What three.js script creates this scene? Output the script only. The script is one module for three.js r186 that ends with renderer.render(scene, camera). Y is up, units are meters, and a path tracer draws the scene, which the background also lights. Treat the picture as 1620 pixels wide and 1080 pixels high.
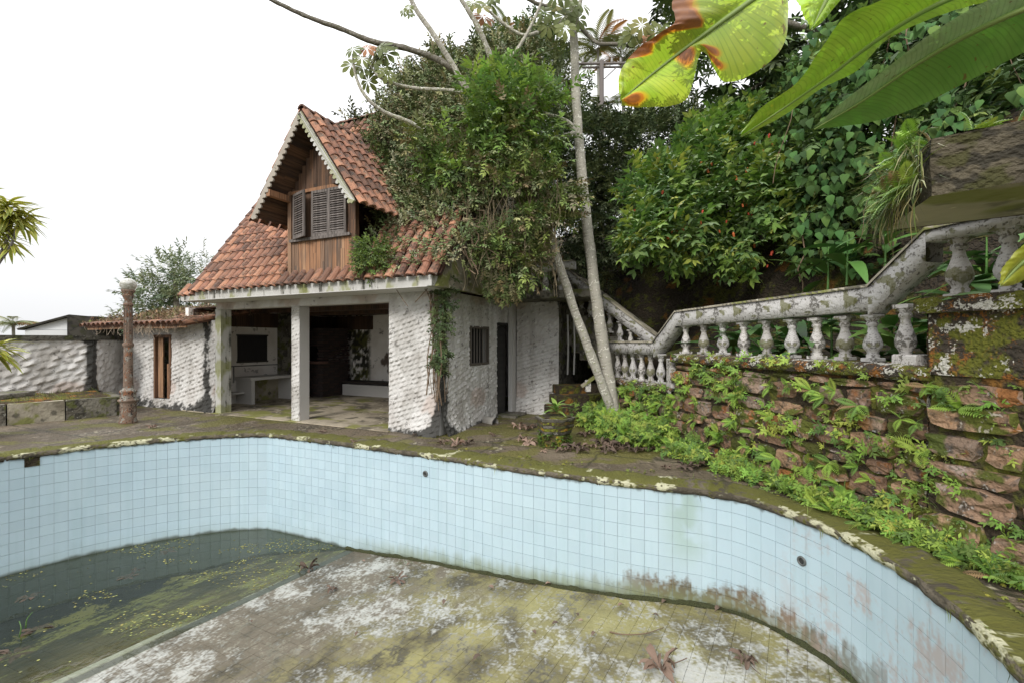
import * as THREE from 'three';
import { mergeGeometries } from 'three/addons/utils/BufferGeometryUtils.js';

// ---------------------------------------------------------------- camera, sky, sun, exposure
const EYE = 1.62, F = 720;
const scene = new THREE.Scene();
const camera = new THREE.PerspectiveCamera(2 * Math.atan(540 / F) * 180 / Math.PI, 1.5, 0.05, 3000);
camera.position.set(0, EYE, 0);
camera.lookAt(0, EYE, -10);
const renderer = new THREE.WebGLRenderer();
renderer.toneMapping = THREE.LinearToneMapping;
renderer.toneMappingExposure = 1.47;
renderer.shadowMap.enabled = true;
{
  const fbmSky = (u, v) => .5 + .25 * (Math.sin(u * 37.7 + 3 * Math.sin(v * 19 + u * 12.57)) * .6 + Math.sin(u * 75.4 + v * 31) * .4) * Math.cos(v * 3.1 - 1.5);
  const w = 256, h = 128, a = new Float32Array(w * h * 4);
  for (let y = 0; y < h; y++) for (let x = 0; x < w; x++) {
    const s = Math.sin(((y + .5) / h - .5) * Math.PI), k = (.60 + .95 * Math.max(0, s)) * (1 + .1 * (fbmSky(x / w, y / h) - .5));
    a.set([k * .99, k * 1.0, k * 1.015, 1], (y * w + x) * 4);
  }
  const sky = new THREE.DataTexture(a, w, h, THREE.RGBAFormat, THREE.FloatType);
  sky.mapping = THREE.EquirectangularReflectionMapping; sky.magFilter = THREE.LinearFilter; sky.needsUpdate = true;
  scene.background = sky; scene.environment = sky;
}
const sun = new THREE.DirectionalLight(new THREE.Color().setRGB(1, .965, .91), 1.5);
sun.position.set(-9, 13, 10); sun.target.position.set(0, 0, -7); scene.add(sun, sun.target);
sun.castShadow = true; sun.shadow.radius = 30; sun.shadow.mapSize.set(2048, 2048);
Object.assign(sun.shadow.camera, { left: -18, right: 18, top: 18, bottom: -18, near: 1, far: 60 });

// ---------------------------------------------------------------- numbers and noise
const V = (x, y, z) => new THREE.Vector3(x, y, z);
const px = (x, y, d) => V((x - 810) / F * d, EYE + (540 - y) / F * d, -d);   // a direction and a distance become a place
const RNG = (s) => () => { s |= 0; s = s + 0x6D2B79F5 | 0; let t = Math.imul(s ^ s >>> 15, 1 | s); t = t + Math.imul(t ^ t >>> 7, 61 | t) ^ t; return ((t ^ t >>> 14) >>> 0) / 4294967296; };
const R = RNG(7), rr = (a, b, r = R) => a + (b - a) * r(), clamp = (x, a = 0, b = 1) => x < a ? a : x > b ? b : x;
const sm = (a, b, x) => { x = clamp((x - a) / (b - a)); return x * x * (3 - 2 * x); };
const mix = (a, b, t) => a + (b - a) * t, mix3 = (a, b, t) => [mix(a[0], b[0], t), mix(a[1], b[1], t), mix(a[2], b[2], t)];
const PT = new Uint8Array(512); { const r = RNG(99), p = [...Array(256).keys()]; for (let i = 255; i > 0; i--) { const j = Math.floor(r() * (i + 1)); [p[i], p[j]] = [p[j], p[i]]; } for (let i = 0; i < 512; i++) PT[i] = p[i & 255]; }
function vn(x, y, per = 256) {
  let xi = Math.floor(x), yi = Math.floor(y); let fx = x - xi, fy = y - yi; fx = fx * fx * (3 - 2 * fx); fy = fy * fy * (3 - 2 * fy);
  const m = (a) => ((a % per) + per) % per & 255, x0 = m(xi), x1 = m(xi + 1), y0 = m(yi), y1 = m(yi + 1);
  const a = PT[PT[x0] + y0], b = PT[PT[x1] + y0], c = PT[PT[x0] + y1], d = PT[PT[x1] + y1];
  return (a + (b - a) * fx + (c - a) * fy + (a - b - c + d) * fx * fy) / 255;
}
function fbm(x, y, o = 4, per = 256) { let s = 0, a = .5, t = 0; for (let i = 0; i < o; i++) { s += a * vn(x + i * 17, y + i * 31, per); t += a; a *= .5; x *= 2; y *= 2; if (per < 256) per *= 2; } return s / t; }
function vn3(x, y, z) { const zi = Math.floor(z); let f = z - zi; f = f * f * (3 - 2 * f); return mix(vn(x + zi * 37.3, y + zi * 11.7), vn(x + zi * 37.3 + 37.3, y + zi * 11.7 + 11.7), f); }
const rnd2 = (i, j) => PT[PT[i & 255] + (j & 255)] / 255;

// ---------------------------------------------------------------- textures and materials
const enc = (c) => 255 * (c <= .0031308 ? 12.92 * c : 1.055 * Math.pow(c, 1 / 2.4) - .055);
function tex(w, h, f, grey = false) {
  const a = new Uint8Array(w * h * 4);
  for (let y = 0; y < h; y++) for (let x = 0; x < w; x++) {
    const c = f((x + .5) / w, (y + .5) / h), i = (y * w + x) * 4;
    if (grey) a[i] = a[i + 1] = a[i + 2] = 255 * clamp(c); else { a[i] = enc(clamp(c[0])); a[i + 1] = enc(clamp(c[1])); a[i + 2] = enc(clamp(c[2])); }
    a[i + 3] = 255;
  }
  const t = new THREE.DataTexture(a, w, h, THREE.RGBAFormat);
  t.wrapS = t.wrapT = THREE.RepeatWrapping; t.magFilter = THREE.LinearFilter; t.minFilter = THREE.LinearMipmapLinearFilter; t.generateMipmaps = true;
  if (!grey) t.colorSpace = THREE.SRGBColorSpace; t.needsUpdate = true; return t;
}
const rep = (t, x, y = x) => { const c = t.clone(); c.repeat.set(x, y); c.needsUpdate = true; return c; };
const lin = (r, g, b) => new THREE.Color().setRGB(r, g, b);
const std = (c, rough = .9, o = {}) => new THREE.MeshStandardMaterial({ color: Array.isArray(c) ? lin(...c) : c, roughness: rough, side: THREE.DoubleSide, ...o });
const leafMat = (c, tr = .35, rough = .55, o = {}) => new THREE.MeshPhysicalMaterial({ color: lin(...c), roughness: rough, transmission: tr, thickness: 0, side: THREE.DoubleSide, ...o });

// ---------------------------------------------------------------- geometry helpers
const clean = (g) => { g = g.index ? g.toNonIndexed() : g; if (!g.attributes.normal) g.computeVertexNormals(); for (const k of Object.keys(g.attributes)) if (!['position', 'normal', 'uv', 'color'].includes(k)) g.deleteAttribute(k); return g; };
const join = (l) => { l = l.map(clean); const col = l.some(g => g.attributes.color); for (const g of l) { const n = g.attributes.position.count; if (!g.attributes.uv) g.setAttribute('uv', new THREE.BufferAttribute(new Float32Array(n * 2), 2)); if (col && !g.attributes.color) g.setAttribute('color', new THREE.BufferAttribute(new Float32Array(n * 3).fill(1), 3)); } return mergeGeometries(l); };
function buv(g, du = 0, dv = 0) {          // uv in metres from the way each face points
  g = clean(g); const p = g.attributes.position, n = g.attributes.normal, uv = new Float32Array(p.count * 2);
  for (let i = 0; i < p.count; i += 3) {
    let ax = 0, ay = 0, az = 0; for (let k = i; k < i + 3; k++) { ax += Math.abs(n.getX(k)); ay += Math.abs(n.getY(k)); az += Math.abs(n.getZ(k)); }
    for (let k = i; k < i + 3; k++) { const x = p.getX(k), y = p.getY(k), z = p.getZ(k); const [a, b] = ay > ax && ay > az ? [x, z] : ax > az ? [z, y] : [x, y]; uv[2 * k] = a + du; uv[2 * k + 1] = b + dv; }
  }
  g.setAttribute('uv', new THREE.BufferAttribute(uv, 2)); return g;
}
const bx = (w, h, d, x = 0, y = 0, z = 0) => new THREE.BoxGeometry(w, h, d).translate(x, y, z);
function cbx(w, h, d, x = 0, y = 0, z = 0, c = .008) {   // box with chamfered edges
  c = Math.min(c, w / 3, h / 3, d / 3);
  const s = new THREE.Shape([[-w / 2 + c, -h / 2], [w / 2 - c, -h / 2], [w / 2, -h / 2 + c], [w / 2, h / 2 - c], [w / 2 - c, h / 2], [-w / 2 + c, h / 2], [-w / 2, h / 2 - c], [-w / 2, -h / 2 + c]].map(a => new THREE.Vector2(...a)));
  return new THREE.ExtrudeGeometry(s, { depth: d - 2 * c, bevelEnabled: true, bevelSize: 0, bevelThickness: c, bevelSegments: 1 }).translate(x, y, z - d / 2 + c);
}
function grid(nu, nv, f, col) {            // f(i/nu, j/nv) -> [x,y,z,u,v]
  const P = [], U = [], C = [], I = [];
  for (let j = 0; j <= nv; j++) for (let i = 0; i <= nu; i++) { const q = f(i / nu, j / nv); P.push(q[0], q[1], q[2]); U.push(q[3], q[4]); if (col) C.push(...col(i / nu, j / nv, q)); }
  for (let j = 0; j < nv; j++) for (let i = 0; i < nu; i++) { const a = j * (nu + 1) + i, b = a + 1, c = a + nu + 1, d = c + 1; I.push(a, b, d, a, d, c); }
  const g = new THREE.BufferGeometry(); g.setAttribute('position', new THREE.Float32BufferAttribute(P, 3)); g.setAttribute('uv', new THREE.Float32BufferAttribute(U, 2)); if (col) g.setAttribute('color', new THREE.Float32BufferAttribute(C, 3));
  g.setIndex(I); g.computeVertexNormals(); return g;
}
function tube(pts, rad, seg = 8, n = 0, wob = 0) {
  const c = new THREE.CatmullRomCurve3(pts, false, 'centripetal'), N = n || pts.length * 5, L = c.getLength();
  const rf = Array.isArray(rad) ? (t) => { const k = t * (rad.length - 1), i = Math.min(rad.length - 2, Math.floor(k)); return mix(rad[i], rad[i + 1], k - i); } : () => rad;
  const Pn = [], T = []; for (let i = 0; i <= N; i++) { Pn.push(c.getPointAt(i / N)); T.push(c.getTangentAt(i / N)); }
  let nx = Math.abs(T[0].y) > .9 ? V(1, 0, 0) : V(0, 1, 0); const fr = [];
  for (let i = 0; i <= N; i++) { nx = nx.clone().addScaledVector(T[i], -nx.dot(T[i])).normalize(); fr.push([nx, T[i].clone().cross(nx)]); }
  return grid(seg, N, (u, v) => { const i = Math.round(v * N), a = u * Math.PI * 2, w = wob ? 1 + wob * (vn(i * .7 + pts[0].x * 9, (Math.round(u * seg) % seg) * 1.3) - .5) : 1, r = rf(v) * w; const p = Pn[i].clone().addScaledVector(fr[i][0], Math.cos(a) * r).addScaledVector(fr[i][1], Math.sin(a) * r); return [p.x, p.y, p.z, u * rf(.5) * 6.3, v * L]; });
}
const lathe = (pts, seg = 16) => { const g = new THREE.LatheGeometry(pts.map(p => new THREE.Vector2(...p)), seg); const L = pts.length, uv = g.attributes.uv, rm = Math.max(...pts.map(p => p[0])); for (let i = 0; i < uv.count; i++) uv.setXY(i, uv.getX(i) * rm * 6.28, pts[i % L][1]); return g; };
function basis(o, X, Y, Z, p) { o.quaternion.setFromRotationMatrix(new THREE.Matrix4().makeBasis(X, Y, Z)); if (p) o.position.copy(p); return o; }
const aim = (() => { const q = new THREE.Quaternion(), m = new THREE.Matrix4(); return (dir, up, roll = 0) => { const z = dir.clone().normalize(), x = up.clone().cross(z); if (x.lengthSq() < 1e-6) x.set(1, 0, 0); x.normalize(); const y = z.clone().cross(x); q.setFromRotationMatrix(m.makeBasis(x, y, z)); return roll ? q.clone().multiply(new THREE.Quaternion().setFromAxisAngle(V(0, 0, 1), roll)) : q.clone(); }; })();

// ---------------------------------------------------------------- things, parts, setting
const used = {};
const numbered = (n) => { const k = used[n] = (used[n] ?? -1) + 1; return k ? `${n}_${String(k).padStart(3, '0')}` : n; };
function M(name, g, m, parent, kind) { const o = new THREE.Mesh(g, m); o.name = name; o.castShadow = o.receiveShadow = true; parent.add(o); if (kind) o.userData.kind = kind; return o; }
function thing(name, label, category, p = V(0, 0, 0), turn = 0, group) { const o = new THREE.Group(); o.name = numbered(name); o.position.copy(p); o.rotation.y = turn; o.userData = { label, category }; if (group) o.userData.group = group; scene.add(o); return o; }
function single(name, g, m, label, category, group) { const o = M(numbered(name), g, m, scene); o.userData = { label, category }; if (group) o.userData.group = group; return o; }
function struct(name, g, m) { const o = M(numbered(name), g, m, scene); o.userData.kind = 'structure'; return o; }
function copy(o, p, turn, s = 1, label) { const c = o.clone(); c.name = numbered(o.name.replace(/_\d\d\d$/, '')); c.position.copy(p); c.rotation.y = turn; c.scale.setScalar(s); c.userData = { ...o.userData }; if (label) c.userData.label = label; scene.add(c); return c; }
function spread(name, parent, g, m, list, kind = 'stuff') {   // list of {p, q, s, c}
  const o = new THREE.InstancedMesh(g, m, list.length); o.name = name; o.castShadow = o.receiveShadow = true;
  const mt = new THREE.Matrix4(), sc = V(1, 1, 1);
  list.forEach((e, i) => { o.setMatrixAt(i, mt.compose(e.p, e.q, sc.setScalar(e.s))); o.setColorAt(i, e.c); });
  if (kind) o.userData.kind = kind; parent.add(o); return o;
}

// ---------------------------------------------------------------- shared maps
const N1 = tex(512, 512, (u, v) => fbm(u * 8, v * 8, 5, 8), true);                    // grey noise for bumps
const N2 = tex(512, 512, (u, v) => { const a = fbm(u * 32, v * 32, 4, 32); return clamp(.5 + (a - .5) * 1.5); }, true);
const rough2 = tex(256, 256, (u, v) => .55 + .4 * fbm(u * 8, v * 8, 4, 8), true);
const concTex = tex(1024, 1024, (u, v) => {                                           // old concrete, mildew and moss
  const a = fbm(u * 6, v * 6, 5, 6), b = fbm(u * 16 + 5, v * 16, 4, 16), c = fbm(u * 48, v * 48, 3, 48);
  let k = mix3([.20, .185, .15], [.10, .09, .07], sm(.35, .65, a)); k = mix3(k, [.035, .033, .026], sm(.52, .66, b) * .8); k = mix3(k, [.34, .33, .28], sm(.64, .72, c * .6 + a * .4) * .7);
  return mix3(k, [.09, .10, .02], sm(.55, .68, fbm(u * 10 + 3, v * 10 + 9, 4, 10)) * .8);
});
const paintTex = tex(1024, 1024, (u, v) => {                                          // white paint with black mildew, flaking
  const a = fbm(u * 5, v * 5, 5, 5), b = fbm(u * 20 + 7, v * 20, 5, 20), c = fbm(u * 70, v * 70, 3, 70);
  let k = mix3([.60, .59, .58], [.46, .44, .42], a); k = mix3(k, [.05, .047, .04], sm(.51, .63, b * .45 + a * .3 + c * .25) * .9);
  k = mix3(k, [.20, .185, .16], sm(.56, .66, c * .55 + b * .45) * .8); return mix3(k, [.13, .13, .03], sm(.60, .70, fbm(u * 9 + 2, v * 9 + 4, 4, 9)) * .75);
});
const stuccoTex = tex(1024, 1024, (u, v) => {
  const a = fbm(u * 6, v * 6, 5, 6), b = fbm(u * 24, v * 24, 4, 24), c = fbm(u * 90, v * 90, 2, 90);
  let k = mix3([.62, .605, .585], [.53, .505, .48], sm(.35, .7, a)); k = mix3(k, [.47, .37, .32], sm(.6, .75, fbm(u * 4 + 3, v * 4, 4, 4)) * .6);
  return mix3(k, [.16, .15, .14], sm(.64, .74, b * .7 + c * .3) * .7);
});
const terraTex = tex(512, 512, (u, v) => {
  const a = fbm(u * 5, v * 5, 5, 5), b = fbm(u * 22, v * 22, 4, 22), c = fbm(u * 60, v * 60, 2, 60);
  let k = mix3([.36, .19, .122], [.21, .11, .072], sm(.3, .7, a)); k = mix3(k, [.075, .058, .045], sm(.48, .68, b * .55 + a * .45) * .9); return mix3(k, [.38, .33, .27], sm(.66, .74, c * .5 + b * .5) * .6);
});
const woodTex = tex(512, 512, (u, v) => {
  const g = fbm(u * 40, v * 3, 4, 3 * 16), a = fbm(u * 8, v * 2 + 3, 4, 8), k = mix3([.33, .205, .125], [.17, .105, .065], sm(.3, .7, g)); return mix3(k, [.13, .10, .08], sm(.5, .72, a) * .8);
});
const barkTex = tex(512, 512, (u, v) => {
  const a = fbm(u * 6, v * 6, 5, 6), b = fbm(u * 24, v * 24, 4, 24), ring = sm(.55, .8, vn(u * 2, v * 22, 22) * .6 + b * .4);
  let k = mix3([.30, .285, .25], [.19, .175, .145], a); k = mix3(k, [.07, .06, .048], ring * .6); k = mix3(k, [.50, .49, .45], sm(.56, .66, b * .6 + a * .4) * .8); return mix3(k, [.12, .13, .05], sm(.62, .72, fbm(u * 10 + 4, v * 10, 4, 10)) * .6);
});
const mossTex = tex(1024, 1024, (u, v) => {                                           // earth and moss
  const a = fbm(u * 6, v * 6, 5, 6), b = fbm(u * 26, v * 26, 4, 26), c = fbm(u * 80, v * 80, 2, 80);
  let k = mix3([.06, .042, .025], [.03, .024, .014], b); k = mix3(k, mix3([.075, .085, .012], [.15, .15, .02], c), sm(.46, .60, a * .6 + b * .4)); return mix3(k, [.26, .12, .02], sm(.60, .72, fbm(u * 8 + 5, v * 8 + 1, 5, 8)) * .8);
});
const stoneTex = tex(1024, 1024, (u, v) => {                                          // reddish rubble with dark stains, lichen and moss
  const a = fbm(u * 5, v * 5, 5, 5), b = fbm(u * 24, v * 24, 4, 24), c = fbm(u * 90, v * 90, 2, 90), st = fbm(u * 6, v * 30, 4, 6);
  let k = mix3([.37, .235, .155], [.25, .155, .10], sm(.3, .7, st)); k = mix3(k, [.40, .31, .27], sm(.55, .72, a)); k = mix3(k, [.06, .05, .04], sm(.52, .66, b * .6 + (1 - a) * .4) * .85); k = mix3(k, [.33, .12, .02], sm(.58, .68, fbm(u * 6 + 9, v * 6 + 2, 5, 6)) * .75); k = mix3(k, [.09, .10, .015], sm(.50, .58, fbm(u * 7 + 3, v * 7 + 8, 5, 7)));
  return mix3(k, [.50, .46, .42], sm(.66, .74, c * .5 + b * .5) * .6);
});
const lichenTex = tex(1024, 1024, (u, v) => {
  const a = fbm(u * 5 + 2, v * 5 + 1, 5, 5), b = fbm(u * 22, v * 22 + 4, 4, 22), c = fbm(u * 80, v * 80, 2, 80); let k = mix3([.075, .058, .042], [.03, .026, .02], b); k = mix3(k, [.34, .13, .018], sm(.52, .64, fbm(u * 7 + 3, v * 7, 5, 7) * .7 + c * .3) * .75);
  k = mix3(k, mix3([.10, .11, .015], [.17, .17, .022], c), sm(.47, .58, a * .7 + b * .3)); return mix3(k, [.60, .58, .52], sm(.58, .64, fbm(u * 9 + 5, v * 9 + 8, 4, 9) * .7 + c * .3));
});
const fasciaTex = tex(1024, 256, (u, v) => { const a = fbm(u * 8, v * 2, 4, 8), d = fbm(u * 40, v * 1.5 + 3, 4, 40), c = fbm(u * 90, v * 30, 3, 90); let k = mix3([.58, .57, .545], [.46, .45, .42], a); k = mix3(k, [.20, .19, .16], sm(.54, .70, d) * .8); k = mix3(k, [.05, .05, .04], sm(.60, .68, d * .7 + c * .3) * .8); return mix3(k, [.25, .26, .08], sm(.58, .68, fbm(u * 12 + 5, v * 2 + 8, 4, 12)) * .7); });
const mat = {
  lichen: std([1, 1, 1], 1, { map: rep(lichenTex, .9), bumpMap: rep(N2, 1.4), bumpScale: .025 }), ledge: std([1, 1, 1], 1, { map: rep(lichenTex, 1.3, 1.6), bumpMap: rep(N2, 1.6), bumpScale: .025 }),
  conc: std([1, 1, 1], .92, { map: rep(concTex, .6), bumpMap: rep(N2, .8), bumpScale: .012 }),
  concPale: std([2.0, 1.95, 1.85], .92, { map: rep(concTex, .35), bumpMap: rep(N2, .8), bumpScale: .006 }),
  paint: std([1, 1, 1], .85, { map: rep(paintTex, .8), bumpMap: rep(N2, 1.2), bumpScale: .006 }),
  plain: std([.55, .535, .515], .9, { bumpMap: rep(N2, 1), bumpScale: .003 }),
  stucco: std([1, 1, 1], .9, { map: rep(stuccoTex, .5), vertexColors: true, bumpMap: rep(N2, 1.5), bumpScale: .005 }),
  fascia: std([1, 1, 1], .85, { map: rep(fasciaTex, .25, 1), bumpMap: rep(N2, 1), bumpScale: .003 }),
  dark: std([.012, .011, .010], .8),
  woodDark: std([.30, .27, .27], .8, { map: rep(woodTex, 1.4, .6) }),
  moss: std([1, 1, 1], 1, { map: rep(mossTex, .45), bumpMap: rep(N2, 1), bumpScale: .03 }),
  bark: std([1.85, 1.85, 1.82], .95, { map: rep(barkTex, 1.6), bumpMap: rep(N2, 3), bumpScale: .012 }),
  barkDark: std([.75, .72, .68], .95, { map: rep(barkTex, 1.3), bumpMap: rep(N2, 3), bumpScale: .01 }),
  stone: std([1, 1, 1], .9, { map: rep(stoneTex, .7), bumpMap: rep(N2, 1.4), bumpScale: .014 }),
  dry: std([.17, .10, .065], .8),
  twig: std([.16, .11, .07], .9),
};
const tiles = [[1.15, 1.1, 1.05], [.85, .8, .8], [1.3, 1.2, 1.12], [.55, .55, .58], [.95, .85, .85]].map((c, i) => std(c, .85, { map: terraTex, bumpMap: rep(N2, 2), bumpScale: .004 }));
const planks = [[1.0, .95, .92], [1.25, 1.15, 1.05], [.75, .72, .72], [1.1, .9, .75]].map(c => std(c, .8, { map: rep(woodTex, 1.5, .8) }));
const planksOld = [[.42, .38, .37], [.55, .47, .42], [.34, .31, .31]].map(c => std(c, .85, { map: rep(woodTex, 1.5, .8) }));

const greyTex = tex(256, 256, (u, v) => { const g = fbm(u * 30, v * 3, 4, 48); return mix3([.19, .165, .15], [.085, .072, .065], sm(.3, .7, g)); });
const greyWood = [1, 1.3, .75].map(c => std([c, c, c], .85, { map: rep(greyTex, 1.5, .8) }));

// ---------------------------------------------------------------- the pool's outline, (x, distance) clockwise from the left
const segs = [
  [[-7.4, .9], [-8.3, 1.9], [-8.6, 3.4], [-8.15, 5.0], [-7.21, 6.3], [-6.83, 6.78], [-6.25, 7.30], [-5.55, 7.70], [-4.95, 7.93], [-4.32, 8.02]],
  [[-4.32, 8.02], [-3.26, 7.57], [-2.04, 6.98], [-.98, 6.44], [-.08, 5.93], [.69, 5.55], [1.38, 5.23], [2.08, 4.98]],
  [[2.08, 4.98], [2.36, 4.79], [2.58, 4.47], [2.74, 4.09], [2.81, 3.68], [2.80, 3.24], [2.73, 2.84], [2.64, 2.53], [2.5, 2.2], [2.2, 1.6], [1.6, 1.1], [.8, .9]],
  [[.8, .9], [-3, .9], [-7.4, .9]],
].map(l => new THREE.CatmullRomCurve3(l.map(p => V(p[0], 0, p[1])), false, 'centripetal'));
const rim = []; let cell = [], sAll = 0;        // rim: dense points; cell: the ends of each tile column
segs.forEach((c, k) => {
  const n = Math.round(c.getLength() / .15), L = c.getLength();
  for (let i = 0; i < n; i++) { const a = c.getPointAt(i / n), b = c.getPointAt((i + 1) / n); cell.push({ a, b, s: sAll + L * i / n, k }); for (let j = 0; j < 4; j++) { const p = c.getPointAt((i + j / 4) / n); rim.push({ x: p.x, d: p.z, s: sAll + L * (i + j / 4) / n }); } }
  sAll += L;
});
rim.forEach((p, i) => { const a = rim[(i + rim.length - 1) % rim.length], b = rim[(i + 1) % rim.length], l = Math.hypot(b.x - a.x, b.d - a.d); p.nx = (b.d - a.d) / l; p.nd = -(b.x - a.x) / l; });
const inPool = (x, d) => { let c = false; for (let i = 0, j = rim.length - 1; i < rim.length; j = i++) { const a = rim[i], b = rim[j]; if ((a.d > d) !== (b.d > d) && x < (b.x - a.x) * (d - a.d) / (b.d - a.d) + a.x) c = !c; } return c; };
const slope = (x, d) => .849 * x - .529 * d + 6.06;
const floorY = (x, d) => { const s = slope(x, d); return s >= 0 ? -1.69 + .083 * s : Math.max(-1.69 + .24 * s, -2.3); };
const WATER = -1.675;
const sAt = (x) => { let m = 1e9, s = 0; for (const p of rim) if (p.d > 1) { const e = Math.abs(p.x / p.d - (x - 810) / F); if (e < m) { m = e; s = p.s; } } return s; };

// ground sheet, deck
const holeOf = (grow) => { const h = new THREE.Path(); rim.forEach((p, i) => h[i ? 'lineTo' : 'moveTo'](p.x - p.nx * grow, p.d - p.nd * grow)); h.closePath(); return h; };
function sheet(poly, hole, y, f) { const s = new THREE.Shape(poly.map(p => new THREE.Vector2(...p))); if (hole) s.holes.push(hole); const g = new THREE.ShapeGeometry(s); const p = g.attributes.position, uv = g.attributes.uv; for (let i = 0; i < p.count; i++) uv.setXY(i, ...f(p.getX(i), p.getY(i))); return g.rotateX(-Math.PI / 2).translate(0, y, 0); }
struct('ground', sheet([[-900, -900], [900, -900], [900, 1200], [-900, 1200]], holeOf(.12), -.02, (x, d) => [x, d]), std([.9, .9, .9], 1, { map: rep(mossTex, .3) }));
const deckTex = tex(2048, 1706, (u, v) => {
  const x = -13 + 18 * u, d = -1 + 15 * v, a = fbm(x * .9, d * .9, 5), b = fbm(x * 4, d * 4, 4), c = fbm(x * 18, d * 18, 3), t = (x + 6.64) * .909 + (10.3 - d) * .417, o = -(x + 6.64) * .417 + (10.3 - d) * .909;
  let k = mix3([.155, .125, .09], [.085, .068, .045], sm(.35, .65, a)); k = mix3(k, [.25, .21, .165], sm(.55, .72, b * .5 + a * .3 + (1 - c) * .2) * .8);
  k = mix3(k, [.035, .03, .02], sm(.56, .66, b * .7 + c * .3) * .75);
  const near = sm(1.4, .1, o) * .09 + sm(-1, 2.5, x) * .05 - .035; k = mix3(k, [.115, .11, .025], sm(.53, .63, fbm(x * 1.7 + 9, d * 2.6 + 4, 5) + near) * .85);
  k = mix3(k, [.38, .35, .26], sm(.68, .74, c * .55 + b * .45) * .7);
  const j = (p, q) => Math.abs(((p % q) + q) % q - q / 2); const jt = Math.min(j(t + .12 * b, 1.6), j(o + .1 * b + .45, 1.25)); return mix3(k, [.035, .034, .018], sm(.03, .006, jt) * .8 * sm(.3, .5, a + .1));
});
const deckMat = std([1.15, 1.13, 1.1], .82, { map: deckTex, bumpMap: rep(N2, 18 * .9, 15 * .9), bumpScale: .02, roughnessMap: rep(rough2, 10, 8) });
struct('pool_deck', sheet([[-13, -1], [5, -1], [5, 14], [-13, 14]], holeOf(.05), 0, (x, d) => [(x + 13) / 18, (d + 1) / 15]), deckMat);
// coping
const copR = [Math.min(...rim.filter(p => p.d > 1.9).map(p => p.s)), Math.max(...rim.filter(p => p.d > 1.9).map(p => p.s))];
const copTex = tex(2048, 128, (u, v) => {
  const capA = copR, s = mix(copR[0], copR[1], u), w = v * .42, a = fbm(s * 2.2, w * 3 + 9, 4), b = fbm(s * 9, w * 9, 4), c = fbm(s * 30, w * 30, 3), right = sm(sAt(1000), sAt(1350), s);
  let k = mix3([.125, .105, .075], [.06, .05, .034], sm(.35, .65, b)); k = mix3(k, [.10, .10, .013], sm(.40, .52, a * .6 + c * .4 + (w > .17 ? .09 : -.08) + right * .04) * .9);
  k = mix3(k, [.47, .46, .31], sm(.50, .58, a * .55 + b * .45 + (w < .2 ? .05 : -.1) + right * .03 - .068 + (w < .05 ? .03 : 0)) * sm(.45, .55, c + .12)); return mix3(k, [.02, .018, .012], sm(.035, .01, w) * sm(.35, .6, b + .1));
});
const copProfile = [[-.02, -.06], [.025, -.055], [.034, -.025], [.026, .006], [.0, .018], [-.1, .022], [-.2, .018], [-.3, .016], [-.36, .004], [-.37, -.015]];
const capA = rim.filter(p => p.d > 1.9), cs0 = Math.min(...capA.map(p => p.s)), cs1 = Math.max(...capA.map(p => p.s));
struct('pool_coping', grid(rim.length, copProfile.length - 1, (u, v) => {
  const i = Math.round(u * rim.length), p = rim[i % rim.length], j = Math.round(v * (copProfile.length - 1)), q = copProfile[j], S = p.s * (i === rim.length ? 0 : 1), n = fbm(S * 5 + 3, j * .9, 3) - .5;
  const a = q[0] + (j < 4 ? .03 * (fbm(S * 9, 2, 3) - .5) : .02 * n), y = q[1] + (j < 3 ? .03 * (fbm(S * 12, 7.5, 3) - .5) : .028 * n);
  const jn = sm(.022, .0, Math.abs(((S + .3 * fbm(S, 3, 2)) % .62) - .31)) * (j > 2 ? .016 : .03), mo = j > 4 && j < 9 ? .022 * sm(.45, .7, fbm(S * 6, j * .8 + 40, 4)) : 0;
  return [p.x + p.nx * (a - (j < 4 ? jn : 0)), y - jn + mo, -(p.d + p.nd * (a - (j < 4 ? jn : 0))), clamp((S - cs0) / (cs1 - cs0)), j / (copProfile.length - 1)];
}), std([1, 1, 1], .95, { map: copTex, bumpMap: rep(N2, 26, .6), bumpScale: .01 }));

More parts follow.
